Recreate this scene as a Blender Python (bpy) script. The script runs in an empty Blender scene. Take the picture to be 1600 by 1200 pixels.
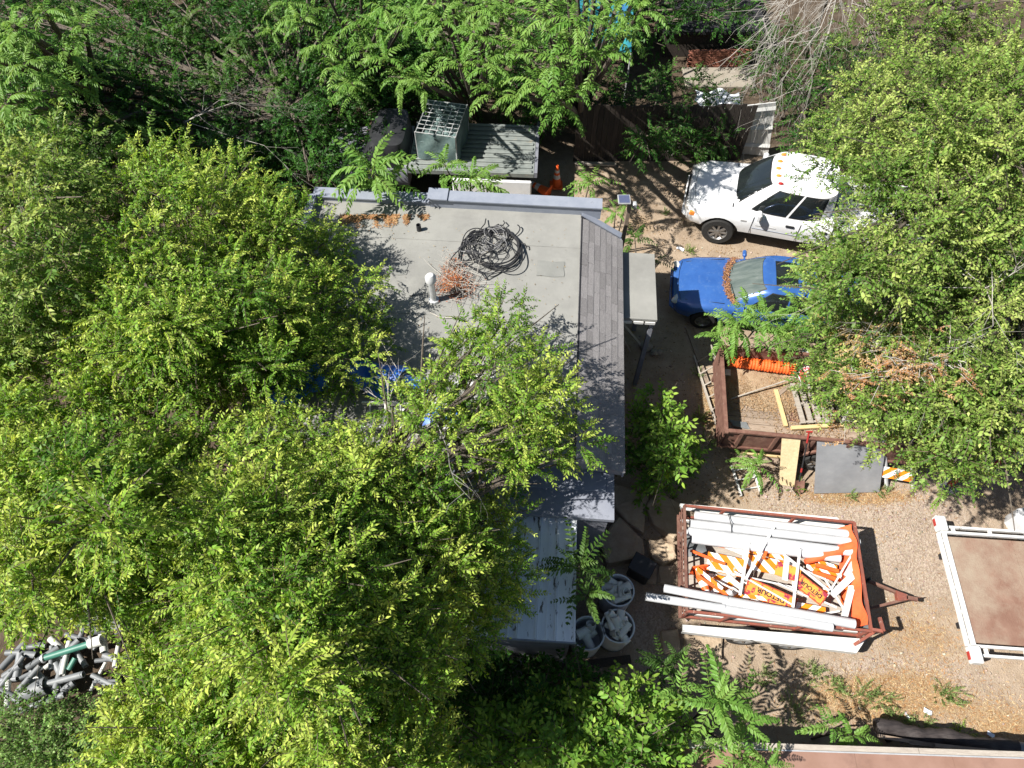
import bpy, bmesh, math, random
import numpy as np
from mathutils import Vector, Matrix, Quaternion
R = math.radians
random.seed(7); rng = np.random.default_rng(7)
scene = bpy.context.scene
col = scene.collection

# ------------------------------------------------------------------ camera
CH, CT, CF = 14.0, R(32), 1109.0          # drone height, tilt from straight down, focal length in px of a 1600 px wide photo
cam_d = bpy.data.cameras.new('camera'); cam = bpy.data.objects.new('camera', cam_d); col.objects.link(cam)
cam.location = (0, 0, CH); cam.rotation_euler = (CT, 0, 0)
cam_d.sensor_width = 36; cam_d.lens = 36 * CF / 1600; cam_d.clip_end = 600; cam_d.clip_start = .1
scene.camera = cam
# ------------------------------------------------------------------ sky, sun, exposure
SUN = Vector((-.80, -.26, 1.0)).normalized()      # towards the sun
elev = math.asin(SUN.z); azim = math.atan2(SUN.x, SUN.y)
w = bpy.data.worlds.new('World'); scene.world = w; w.use_nodes = True
nt = w.node_tree; bg = nt.nodes['Background']
sky = nt.nodes.new('ShaderNodeTexSky'); sky.sky_type = 'NISHITA'; sky.sun_disc = False
sky.sun_elevation = elev; sky.sun_rotation = azim
nt.links.new(sky.outputs[0], bg.inputs[0]); bg.inputs[1].default_value = .05
sl = bpy.data.lights.new('sun', 'SUN'); sl.energy = 5.0; sl.angle = R(.55); sl.color = (1, .955, .88)
so = bpy.data.objects.new('sun', sl); col.objects.link(so)
so.rotation_euler = (-SUN).to_track_quat('-Z', 'Y').to_euler(); so.location = (-20, -6, 30)
vs = scene.view_settings
vs.view_transform = 'Standard'; vs.look = 'None'; vs.gamma = 1; vs.exposure = 1.0; vs.use_curve_mapping = False
scene.render.engine = 'CYCLES'
cy = scene.cycles
cy.max_bounces = 6; cy.diffuse_bounces = 3; cy.glossy_bounces = 3; cy.transmission_bounces = 4; cy.transparent_max_bounces = 6
cy.caustics_reflective = False; cy.caustics_refractive = False
cy.use_denoising = True

# ------------------------------------------------------------------ helpers
def at(px, py, z=0.):
    """world point at height z seen at a pixel of the 1600x1200 photo"""
    u = (px - 800) / CF; v = (600 - py) / CF
    d = Vector((u, math.sin(CT) + v * math.cos(CT), -math.cos(CT) + v * math.sin(CT)))
    return Vector((0, 0, CH)) + d * ((CH - z) / -d.z)

def tag(o, label=None, cat=None, group=None, kind=None):
    if label: o['label'] = label
    if cat: o['category'] = cat; kind = kind or 'thing'
    if group: o['group'] = group
    if kind: o['kind'] = kind
    return o

def thing(name, label, cat, loc=(0, 0, 0), rz=0., group=None):
    o = bpy.data.objects.new(name, None); col.objects.link(o)
    o.location = loc; o.rotation_euler = (0, 0, rz); o.empty_display_size = .3
    return tag(o, label, cat, group)

def link(name, me, parent=None, mat=None):
    o = bpy.data.objects.new(name, me); col.objects.link(o)
    if parent is not None: o.parent = parent
    if mat is not None and not me.materials: me.materials.append(mat)
    return o

def frame(p, x, up=Vector((0, 0, 1))):
    """matrix at p with local x along x and local z as close to up as can be"""
    x = Vector(x).normalized(); y = Vector(up).cross(x)
    if y.length < 1e-5: y = Vector((0, 1, 0)).cross(x)
    y.normalize(); z = x.cross(y)
    m = Matrix((x, y, z)).transposed().to_4x4(); m.translation = Vector(p)
    return m

class MB:
    def __init__(s): s.v = []; s.f = []; s.m = []
    def add(s, vs_, fs, mi=0, M=None):
        b = len(s.v)
        s.v += [tuple(M @ Vector(q)) if M is not None else tuple(q) for q in vs_]
        s.f += [tuple(i + b for i in f) for f in fs]; s.m += [mi] * len(fs)
        return s
    def box(s, c, size, M=None, mi=0, bev=0.):
        x, y, z = size[0] / 2, size[1] / 2, size[2] / 2
        if bev <= 0:
            vv = [(c[0] + a * x, c[1] + b * y, c[2] + d * z) for a in (-1, 1) for b in (-1, 1) for d in (-1, 1)]
            ff = [(0, 1, 3, 2), (4, 6, 7, 5), (0, 4, 5, 1), (2, 3, 7, 6), (0, 2, 6, 4), (1, 5, 7, 3)]
            return s.add(vv, ff, mi, M)
        e = min(bev, x * .9, y * .9, z * .9)
        pr = [(x - e, y), (x, y - e), (x, -y + e), (x - e, -y), (-x + e, -y), (-x, -y + e), (-x, y - e), (-x + e, y)]
        vv = []
        for zz, k in ((-z, e), (-z + e, 0), (z - e, 0), (z, e)):
            for (a, b) in pr:
                vv.append((c[0] + a * (x - k) / x, c[1] + b * (y - k) / y, c[2] + zz))
        ff = [tuple(range(8)), tuple(reversed(range(24, 32)))]
        for r in range(3):
            for i in range(8): j = (i + 1) % 8; ff.append((r * 8 + j, r * 8 + i, (r + 1) * 8 + i, (r + 1) * 8 + j))
        return s.add(vv, ff, mi, M)
    def bar(s, p, q, wd, th, mi=0, up=Vector((0, 0, 1)), bev=0.):
        p = Vector(p); q = Vector(q)
        return s.box(((q - p).length / 2, 0, 0), ((q - p).length, wd, th), frame(p, q - p, up), mi, bev)
    def tube(s, pts, rad, n=8, mi=0, caps=True):
        pts = [Vector(p) for p in pts]; k = len(pts)
        rs = rad if hasattr(rad, '__len__') else [rad] * k
        up = Vector((0, 0, 1)); vv = []; ff = []
        for i, p in enumerate(pts):
            t = (pts[min(i + 1, k - 1)] - pts[max(i - 1, 0)])
            if t.length < 1e-6: t = Vector((0, 0, 1))
            t.normalize(); a = up.cross(t)
            if a.length < .05: a = Vector((1, 0, 0)).cross(t)
            a.normalize(); b = t.cross(a)
            for j in range(n):
                an = 2 * math.pi * j / n; vv.append(p + (a * math.cos(an) + b * math.sin(an)) * rs[i])
        for i in range(k - 1):
            for j in range(n):
                j2 = (j + 1) % n; ff.append((i * n + j, i * n + j2, (i + 1) * n + j2, (i + 1) * n + j))
        if caps: ff += [tuple(reversed(range(n))), tuple(range((k - 1) * n, k * n))]
        return s.add(vv, ff, mi)
    def pipe(s, p, q, r, th=.012, n=14, mi=0):
        """open-ended hollow pipe"""
        p = Vector(p); q = Vector(q); d = (q - p).normalized()
        M = frame(p, d); L = (q - p).length; vv = []; ff = []
        for (x, rr) in ((0, r), (L, r), (L, r - th), (0, r - th)):
            for j in range(n):
                an = 2 * math.pi * j / n; vv.append((x, rr * math.cos(an), rr * math.sin(an)))
        for a in range(4):
            b = (a + 1) % 4
            for j in range(n): j2 = (j + 1) % n; ff.append((a * n + j, b * n + j, b * n + j2, a * n + j2))
        return s.add(vv, ff, mi, M)
    def lathe(s, prof, n=20, M=None, mi=0):
        """prof: (radius, z) list"""
        vv = []; ff = []; k = len(prof)
        for (r_, z_) in prof:
            for j in range(n): an = 2 * math.pi * j / n; vv.append((r_ * math.cos(an), r_ * math.sin(an), z_))
        for i in range(k - 1):
            for j in range(n): j2 = (j + 1) % n; ff.append((i * n + j, i * n + j2, (i + 1) * n + j2, (i + 1) * n + j))
        return s.add(vv, ff, mi, M)
    def grid(s, fn, nu, nv, mi=0, M=None):
        vv = [fn(i / nu, j / nv) for i in range(nu + 1) for j in range(nv + 1)]
        ff = [(i * (nv + 1) + j, (i + 1) * (nv + 1) + j, (i + 1) * (nv + 1) + j + 1, i * (nv + 1) + j + 1) for i in range(nu) for j in range(nv)]
        return s.add(vv, ff, mi, M)
    def prism(s, poly, z0, z1, mi=0, M=None, top=None):
        n = len(poly); vv = [(p[0], p[1], z0) for p in poly] + [((top or poly)[i][0], (top or poly)[i][1], z1) for i in range(n)]
        ff = [tuple(reversed(range(n))), tuple(range(n, 2 * n))] + [(i, (i + 1) % n, n + (i + 1) % n, n + i) for i in range(n)]
        return s.add(vv, ff, mi, M)
    def build(s, name, mats, parent=None, smooth=False, world=False, solid=0.):
        if not isinstance(mats, (list, tuple)): mats = [mats]
        V = [Vector(q) for q in s.v]; loc = Vector((0, 0, 0))
        if parent is None:
            loc = Vector((sum(q.x for q in V) / len(V), sum(q.y for q in V) / len(V), min(q.z for q in V)))
            V = [q - loc for q in V]
        elif world:
            mi = (Matrix.Translation(parent.location) @ Matrix.Rotation(parent.rotation_euler.z, 4, 'Z')).inverted()
            V = [mi @ q for q in V]
        me = bpy.data.meshes.new(name); me.from_pydata([tuple(q) for q in V], [], s.f)
        for m in mats: me.materials.append(m)
        if len(mats) > 1: me.polygons.foreach_set('material_index', s.m)
        if smooth: me.polygons.foreach_set('use_smooth', [True] * len(me.polygons))
        me.update(); o = link(name, me, parent); o.location = loc
        if smooth:
            try: me.set_sharp_from_angle(angle=R(38))
            except Exception: pass
        return o

# ------------------------------------------------------------------ materials
def mat(name, c1, c2=None, scale=6., rough=.7, metal=0., bump=0., bscale=None, c3=None, s3=2., t3=.58, w3=.05, stretch=(1, 1, 1), rnd=0., coat=0., spec=.5, detail=5.):
    k_ = .78 if name in ('white_pvc', 'white_paint') else .74 if max(max(c) for c in (c1, c2 or c1)) < .6 else 1.
    c1, c2, c3 = [tuple(x * k_ for x in c) if c else None for c in (c1, c2, c3)]
    m = bpy.data.materials.new(name); m.use_nodes = True; n = m.node_tree; N = n.nodes; L = n.links
    b = N['Principled BSDF']; b.inputs['Roughness'].default_value = rough; b.inputs['Metallic'].default_value = metal
    b.inputs['Specular IOR Level'].default_value = spec
    if coat: b.inputs['Coat Weight'].default_value = coat; b.inputs['Coat Roughness'].default_value = .06
    if c2 is None and c3 is None and not bump and not rnd:
        c2 = tuple(x * .85 for x in c1)
    c2 = c2 or tuple(x * .82 for x in c1)
    tc = N.new('ShaderNodeTexCoord'); mp = N.new('ShaderNodeMapping'); mp.inputs['Scale'].default_value = stretch
    L.new(tc.outputs['Object'], mp.inputs[0])
    no = N.new('ShaderNodeTexNoise'); no.inputs['Scale'].default_value = scale; no.inputs['Detail'].default_value = detail; no.inputs['Roughness'].default_value = .65
    L.new(mp.outputs[0], no.inputs['Vector'])
    cr = N.new('ShaderNodeValToRGB'); cr.color_ramp.elements[0].position = .36; cr.color_ramp.elements[1].position = .66
    cr.color_ramp.elements[0].color = (*c1, 1); cr.color_ramp.elements[1].color = (*c2, 1)
    L.new(no.outputs['Fac'], cr.inputs[0]); out = cr.outputs[0]
    if c3:
        n3 = N.new('ShaderNodeTexNoise'); n3.inputs['Scale'].default_value = s3; n3.inputs['Detail'].default_value = 8; n3.inputs['Roughness'].default_value = .7
        L.new(mp.outputs[0], n3.inputs['Vector'])
        r3 = N.new('ShaderNodeMapRange'); r3.inputs[1].default_value = t3; r3.inputs[2].default_value = t3 + w3; L.new(n3.outputs['Fac'], r3.inputs[0])
        mx = N.new('ShaderNodeMix'); mx.data_type = 'RGBA'; L.new(r3.outputs[0], mx.inputs[0]); L.new(out, mx.inputs[6]); mx.inputs[7].default_value = (*c3, 1); out = mx.outputs[2]
    if rnd:
        oi = N.new('ShaderNodeObjectInfo'); rr = N.new('ShaderNodeMapRange'); rr.inputs[3].default_value = 1 - rnd; rr.inputs[4].default_value = 1 + rnd
        L.new(oi.outputs['Random'], rr.inputs[0]); hs = N.new('ShaderNodeHueSaturation'); L.new(rr.outputs[0], hs.inputs['Value']); L.new(out, hs.inputs['Color']); out = hs.outputs[0]
    L.new(out, b.inputs['Base Color'])
    if bump:
        nb = N.new('ShaderNodeTexNoise'); nb.inputs['Scale'].default_value = bscale or scale * 5; nb.inputs['Detail'].default_value = 6; L.new(mp.outputs[0], nb.inputs['Vector'])
        bp = N.new('ShaderNodeBump'); bp.inputs['Strength'].default_value = bump; bp.inputs['Distance'].default_value = .02
        L.new(nb.outputs['Fac'], bp.inputs['Height']); L.new(bp.outputs[0], b.inputs['Normal'])
    return m

def leafmat(name, rough=.48, trans=.35, objtint=None):
    """foliage: colour from the mesh's own leaf colours (or two colours picked per object), thin and translucent"""
    m = bpy.data.materials.new(name); m.use_nodes = True; n = m.node_tree; N = n.nodes; L = n.links
    b = N['Principled BSDF']; b.inputs['Roughness'].default_value = rough; b.inputs['Specular IOR Level'].default_value = .2
    if objtint:
        oi = N.new('ShaderNodeObjectInfo'); mx = N.new('ShaderNodeMix'); mx.data_type = 'RGBA'
        L.new(oi.outputs['Random'], mx.inputs[0]); mx.inputs[6].default_value = (*objtint[0], 1); mx.inputs[7].default_value = (*objtint[1], 1)
        at_ = N.new('ShaderNodeAttribute'); at_.attribute_name = 'tint'
        mm = N.new('ShaderNodeMix'); mm.data_type = 'RGBA'; mm.blend_type = 'MULTIPLY'; mm.inputs[0].default_value = 1
        L.new(mx.outputs[2], mm.inputs[6]); L.new(at_.outputs['Color'], mm.inputs[7]); c = mm.outputs[2]
    else:
        at_ = N.new('ShaderNodeAttribute'); at_.attribute_name = 'tint'; c = at_.outputs['Color']
    L.new(c, b.inputs['Base Color'])
    tr = N.new('ShaderNodeBsdfTranslucent'); hs = N.new('ShaderNodeHueSaturation'); hs.inputs['Hue'].default_value = .485; hs.inputs['Saturation'].default_value = 1.1; hs.inputs['Value'].default_value = 1.5
    L.new(c, hs.inputs['Color']); L.new(hs.outputs[0], tr.inputs[0])
    ms = N.new('ShaderNodeMixShader'); ms.inputs[0].default_value = trans
    L.new(b.outputs[0], ms.inputs[1]); L.new(tr.outputs[0], ms.inputs[2]); L.new(ms.outputs[0], N['Material Output'].inputs[0])
    return m

X = {}
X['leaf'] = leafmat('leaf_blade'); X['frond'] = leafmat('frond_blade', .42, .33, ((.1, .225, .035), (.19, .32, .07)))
X['frond_shade'] = leafmat('frond_blade_shade', .45, .3, ((.045, .105, .02), (.08, .15, .028)))  # same fronds with shade painted into their green, for shaded saplings
X['bark'] = mat('bark', (.1, .08, .06), (.18, .15, .12), 14, .9, bump=.8, stretch=(1, 1, .3))
X['deadwood'] = mat('bleached_twig', (.42, .39, .35), (.57, .54, .49), 10, .85)
X['roof'] = mat('rolled_roofing', (.28, .28, .262), (.335, .334, .312), 1.6, .93, bump=.25, bscale=160, c3=(.235, .234, .22), s3=.9, t3=.5, w3=.22)
X['roofpatch'] = mat('newer_roof_patch', (.235, .24, .226), (.28, .284, .266), 3, .93, bump=.25, bscale=160)
X['shingle'] = mat('asphalt_shingle', (.27, .255, .26), (.35, .335, .335), 30, .95, bump=.5, bscale=220, rnd=.17)
X['flash'] = mat('grey_painted_flashing', (.27, .3, .37), (.33, .36, .43), 4, .5, bump=.05, c3=(.23, .245, .29), s3=4, t3=.64)
X['wall'] = mat('grey_painted_wall', (.2, .21, .25), (.26, .27, .31), 3, .8, bump=.2)
X['graypaint'] = mat('slate_painted_roof', (.25, .27, .33), (.31, .33, .39), 3, .75, bump=.15, c3=(.22, .24, .29), s3=3)
X['whitemetal'] = mat('white_painted_sheet', (.66, .7, .74), (.78, .81, .84), 3, .5, bump=.06, c3=(.10, .085, .075), s3=5, t3=.59, w3=.02, stretch=(2.6, .55, 1))
X['wood'] = mat('weathered_wood', (.3, .22, .16), (.42, .33, .26), 5, .85, bump=.4, bscale=30, stretch=(1, 8, 8), rnd=.15)
X['greywood'] = mat('grey_wood', (.38, .33, .28), (.5, .45, .39), 5, .85, bump=.4, bscale=30, stretch=(1, 8, 8), rnd=.12)
X['pine'] = mat('pine_lumber', (.5, .36, .17), (.6, .46, .25), 5, .7, bump=.15, stretch=(1, 8, 8), rnd=.08)
X['ply'] = mat('plywood', (.56, .43, .25), (.66, .53, .33), 3, .7, bump=.1, stretch=(6, 1, 6))
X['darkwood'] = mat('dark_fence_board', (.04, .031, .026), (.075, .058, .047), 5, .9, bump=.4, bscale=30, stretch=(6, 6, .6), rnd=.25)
X['steel'] = mat('scuffed_steel_plate', (.34, .35, .37), (.43, .44, .46), 2.2, .5, .25, bump=.08, c3=(.58, .59, .6), s3=2.6, t3=.6, w3=.2, stretch=(1, 2, 1))
X['rust'] = mat('rusty_maroon_steel', (.17, .075, .055), (.27, .145, .105), 7, .8, .1, bump=.3, c3=(.42, .3, .25), s3=5, t3=.62, w3=.06)
X['redrail'] = mat('rust_red_rail_paint', (.33, .09, .055), (.22, .08, .06), 9, .65, bump=.2, c3=(.5, .33, .26), s3=7, t3=.6, w3=.04)
X['rustdeck'] = mat('rusty_tread_plate', (.25, .135, .095), (.33, .2, .145), 2.5, .8, .1, c3=(.4, .315, .235), s3=.8, t3=.45, w3=.2, bump=.3, bscale=40)
X['white'] = mat('white_paint', (.78, .78, .77), (.7, .7, .68), 5, .5, c3=(.4, .27, .19), s3=6, t3=.7, w3=.02)
X['pvc'] = mat('white_pvc', (.69, .7, .72), (.56, .57, .59), 3, .38)
X['pvcdirty'] = mat('dirty_pvc', (.55, .56, .53), (.66, .66, .62), 5, .5, c3=(.35, .3, .22), s3=5, t3=.6, w3=.1, rnd=.15)
X['greypipe'] = mat('grey_pipe', (.2, .215, .23), (.29, .305, .315), 4, .55, c3=(.2, .18, .15), s3=4, t3=.6, w3=.1, rnd=.25)
X['greenpipe'] = mat('green_sewer_pipe', (.05, .2, .15), (.08, .27, .2), 5, .5, c3=(.2, .22, .18), s3=4, t3=.62)
X['barrel'] = mat('grey_barrel_plastic', (.5, .52, .54), (.58, .6, .62), 4, .5, c3=(.36, .35, .32), s3=3, t3=.6, w3=.2)
X['black'] = mat('black_plastic', (.015, .016, .02), (.03, .031, .036), 6, .55)
X['tyre'] = mat('tyre_rubber', (.016, .016, .016), (.03, .029, .028), 20, .85, bump=.2)
X['rim'] = mat('wheel_rim', (.42, .42, .42), (.3, .29, .28), 8, .4, .7)
X['chrome'] = mat('bright_trim', (.6, .6, .6), (.5, .5, .5), 8, .2, .9)
X['trim'] = mat('black_window_trim', (.012, .012, .013), (.022, .022, .022), 9, .5)
X['truckwhite'] = mat('white_truck_paint', (.7, .71, .73), (.64, .65, .67), 3, .35, coat=.5, c3=(.52, .5, .47), s3=6, t3=.58, w3=.3)
X['carblue'] = mat('blue_car_paint', (.055, .165, .5), (.04, .13, .43), 3, .26, .2, coat=.7, c3=(.14, .25, .5), s3=7, t3=.54, w3=.28)
X['carsilver'] = mat('silver_car_paint', (.5, .54, .6), (.45, .49, .55), 3, .3, .3, coat=.7)
X['glass'] = mat('dark_window_glass', (.012, .016, .018), (.02, .025, .026), 2, .06, coat=.3, spec=.8)
X['dustglass'] = mat('dusty_windscreen', (.09, .12, .115), (.17, .2, .19), 2.5, .2, coat=.2, c3=(.3, .32, .3), s3=6, t3=.6, w3=.2, stretch=(.6, 3, 1))
X['lamp'] = mat('headlamp_lens', (.62, .62, .6), (.5, .5, .48), 8, .15, .2, coat=.8)
X['amber'] = mat('amber_lens', (.75, .25, .03), (.65, .2, .03), 8, .25, coat=.5)
X['redlens'] = mat('red_lens', (.5, .03, .02), (.4, .02, .02), 8, .25, coat=.5)
X['orange'] = mat('safety_orange', (.82, .13, .02), (.72, .1, .02), 6, .55, bump=.15)
X['fence_orange'] = mat('orange_fence_net', (.85, .14, .02), (.72, .1, .015), 30, .6, bump=.7, bscale=60)
X['tarp_orange'] = mat('orange_canvas', (.8, .13, .035), (.68, .09, .03), 4, .65, bump=.3, bscale=9)
X['red'] = mat('faded_red', (.5, .035, .03), (.38, .03, .03), 4, .6)
X['blue_tarp'] = mat('blue_tarpaulin', (.03, .13, .55), (.04, .2, .68), 4, .45, bump=.3, bscale=12)
X['teal'] = mat('teal_canopy_cloth', (.02, .2, .26), (.03, .3, .32), 2, .6, bump=.2, c3=(.03, .12, .34), s3=1.2, t3=.5, w3=.1)
X['greentarp'] = mat('grey_green_tarpaulin', (.12, .19, .19), (.2, .28, .27), 6, .55, bump=.5, bscale=14)
X['sagemetal'] = mat('grey_ribbed_bed_metal', (.24, .27, .26), (.33, .36, .34), 4, .55, .2, c3=(.4, .37, .3), s3=6, t3=.62)
X['stone'] = mat('sandstone', (.46, .345, .235), (.58, .46, .33), 5, .92, bump=.7, bscale=18, rnd=.12)
X['brick'] = mat('red_brick', (.24, .085, .055), (.34, .14, .09), 9, .9, bump=.4, rnd=.22)
X['brownroof'] = mat('brown_roll_roofing', (.29, .165, .12), (.35, .21, .16), 2.2, .9, bump=.25, bscale=150, c3=(.22, .125, .095), s3=1.4, t3=.54, w3=.2)
X['concrete'] = mat('pale_concrete', (.3, .26, .21), (.38, .34, .28), 4, .9, bump=.3)
X['whitecloth'] = mat('white_cloth', (.6, .63, .7), (.72, .74, .78), 5, .8, bump=.3)
X['solar'] = mat('solar_cell', (.09, .11, .2), (.12, .14, .24), 30, .25, coat=.5)
X['galv'] = mat('galvanised_steel', (.55, .56, .57), (.66, .67, .68), 8, .4, .5)
X['litter'] = mat('dry_leaf_litter', (.42, .2, .08), (.55, .32, .14), 60, .9)
X['straw'] = mat('straw', (.55, .38, .2), (.68, .52, .3), 40, .9)
X['cable'] = mat('black_cable', (.018, .018, .02), (.045, .045, .05), 20, .5)
X['greycable'] = mat('grey_wire', (.2, .2, .21), (.3, .3, .3), 20, .5)
X['yellow'] = mat('yellow_plastic', (.75, .52, .04), (.65, .42, .04), 6, .6)
X['gravel'] = mat('gravel_stone', (.34, .28, .24), (.6, .53, .47), 3.1, .9, detail=1)

def stripes(name, ca, cb, freq, slope=1., off=0., wear=.62):
    """diagonal printed stripes in the board's own x,y"""
    m = bpy.data.materials.new(name); m.use_nodes = True; n = m.node_tree; N = n.nodes; L = n.links
    b = N['Principled BSDF']; b.inputs['Roughness'].default_value = .4
    tc = N.new('ShaderNodeTexCoord'); sp = N.new('ShaderNodeSeparateXYZ'); L.new(tc.outputs['Object'], sp.inputs[0])
    a = N.new('ShaderNodeMath'); a.operation = 'MULTIPLY_ADD'; L.new(sp.outputs['Y'], a.inputs[0]); a.inputs[1].default_value = slope; L.new(sp.outputs['X'], a.inputs[2])
    c = N.new('ShaderNodeMath'); c.operation = 'MULTIPLY_ADD'; L.new(a.outputs[0], c.inputs[0]); c.inputs[1].default_value = freq; c.inputs[2].default_value = off + 20
    f = N.new('ShaderNodeMath'); f.operation = 'FRACT'; L.new(c.outputs[0], f.inputs[0])
    g = N.new('ShaderNodeMath'); g.operation = 'GREATER_THAN'; L.new(f.outputs[0], g.inputs[0]); g.inputs[1].default_value = .5
    mx = N.new('ShaderNodeMix'); mx.data_type = 'RGBA'; L.new(g.outputs[0], mx.inputs[0]); mx.inputs[6].default_value = (*ca, 1); mx.inputs[7].default_value = (*cb, 1)
    no = N.new('ShaderNodeTexNoise'); no.inputs['Scale'].default_value = 9; no.inputs['Detail'].default_value = 8; L.new(tc.outputs['Object'], no.inputs['Vector'])
    mr = N.new('ShaderNodeMapRange'); mr.inputs[1].default_value = wear; mr.inputs[2].default_value = wear + .05; L.new(no.outputs['Fac'], mr.inputs[0])
    m2 = N.new('ShaderNodeMix'); m2.data_type = 'RGBA'; L.new(mr.outputs[0], m2.inputs[0]); L.new(mx.outputs[2], m2.inputs[6]); m2.inputs[7].default_value = (.45, .36, .3, 1)
    L.new(m2.outputs[2], b.inputs['Base Color']); return m
X['stripe'] = stripes('orange_white_stripes', (.85, .2, .015), (.8, .8, .78), 3.2)
X['stripe_b'] = stripes('orange_white_stripes_reversed', (.85, .24, .015), (.8, .8, .78), 3.4, -1.)
X['signface'] = mat('peeling_orange_sign_face', (.85, .3, .05), (.8, .24, .04), 4, .4, c3=(.28, .03, .06), s3=5.5, t3=.53, w3=.03)
X['stopface'] = mat('red_sign_face', (.6, .04, .08), (.52, .03, .06), 5, .4, c3=(.75, .72, .7), s3=9, t3=.62)

# ------------------------------------------------------------------ ground
def vnoise(x, y, s, seed=0):
    """cheap smooth value noise on arrays"""
    r_ = np.random.default_rng(seed); tab = r_.random((64, 64))
    xx = x / s; yy = y / s; xi = np.floor(xx).astype(int); yi = np.floor(yy).astype(int); fx = xx - xi; fy = yy - yi
    fx = fx * fx * (3 - 2 * fx); fy = fy * fy * (3 - 2 * fy)
    g = lambda a, b: tab[a % 64, b % 64]
    return (g(xi, yi) * (1 - fx) + g(xi + 1, yi) * fx) * (1 - fy) + (g(xi, yi + 1) * (1 - fx) + g(xi + 1, yi + 1) * fx) * fy

def blob(x, y, px, py, rx, ry):
    c = at(px, py); return np.exp(-(((x - c.x) / rx) ** 2 + ((y - c.y) / ry) ** 2) ** 1.5)
def zones(x, y):
    gravel = np.clip(.85 * blob(x, y, 1440, 850, 1.6, 1.3) + blob(x, y, 1330, 790, 1.6, .5) + .8 * blob(x, y, 1020, 990, .45, .9) + .8 * blob(x, y, 1400, 1060, 1.8, .5) + .6 * blob(x, y, 1230, 780, .7, .35), 0, 1)
    dry = np.clip(blob(x, y, 1380, 1090, 1.5, .45) + blob(x, y, 1340, 775, 1.3, .22) + .7 * blob(x, y, 1580, 1150, .9, .6) + .45 * blob(x, y, 1440, 1000, .9, .7) + .6 * blob(x, y, 1110, 640, .35, .9) + .5 * blob(x, y, 1000, 350, .6, .6), 0, 1)
    shade_soil = np.clip(1 / (1 + np.exp((x + 1.2) * 1.2)) + 1 / (1 + np.exp((16.3 - y) * 1.6)) + blob(x, y, 1560, 300, 4, 6) + .5 * blob(x, y, 900, 1100, 3, 1), 0, 1)  # dark forest-floor soil, with the shade under trees painted into it
    return gravel, dry, shade_soil
def ground_z(x, y):
    return .035 * (vnoise(x, y, .9, 1) - .5) + .02 * (vnoise(x, y, .28, 2) - .5) - .015
xs = np.concatenate([[-250, -120, -60, -35], np.arange(-22, 22.01, .14), [35, 60, 120, 250]])
ys = np.concatenate([[-200, -80, -30, -10, -4], np.arange(-1, 28.01, .14), [35, 50, 90, 160, 300]])
gx, gy = np.meshgrid(xs, ys, indexing='ij'); gz = ground_z(gx, gy)
nx, ny = gx.shape
me = bpy.data.meshes.new('ground')
ii = np.arange(nx * ny).reshape(nx, ny)
fq = np.stack([ii[:-1, :-1], ii[1:, :-1], ii[1:, 1:], ii[:-1, 1:]], -1).reshape(-1, 4)
def mesh_np(name, V, Q, tint=None):
    me = bpy.data.meshes.new(name); me.vertices.add(len(V)); me.vertices.foreach_set('co', np.asarray(V, np.float32).ravel())
    k = Q.shape[1]; me.loops.add(Q.size); me.loops.foreach_set('vertex_index', Q.astype(np.int32).ravel())
    me.polygons.add(len(Q)); me.polygons.foreach_set('loop_start', np.arange(0, Q.size, k, dtype=np.int32)); me.polygons.foreach_set('loop_total', np.full(len(Q), k, np.int32))
    if tint is not None:
        a = me.color_attributes.new('tint', 'FLOAT_COLOR', 'POINT')
        a.data.foreach_set('color', np.concatenate([np.asarray(tint, np.float32), np.ones((len(V), 1), np.float32)], 1).ravel())
    me.update(calc_edges=True); return me
me = mesh_np('ground', np.stack([gx, gy, gz], -1).reshape(-1, 3), fq)
for nm, z in zip(('gravel', 'dry', 'shade_soil'), zones(gx.ravel(), gy.ravel())):
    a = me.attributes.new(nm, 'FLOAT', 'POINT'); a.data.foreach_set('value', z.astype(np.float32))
me.polygons.foreach_set('use_smooth', [True] * len(me.polygons))
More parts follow.
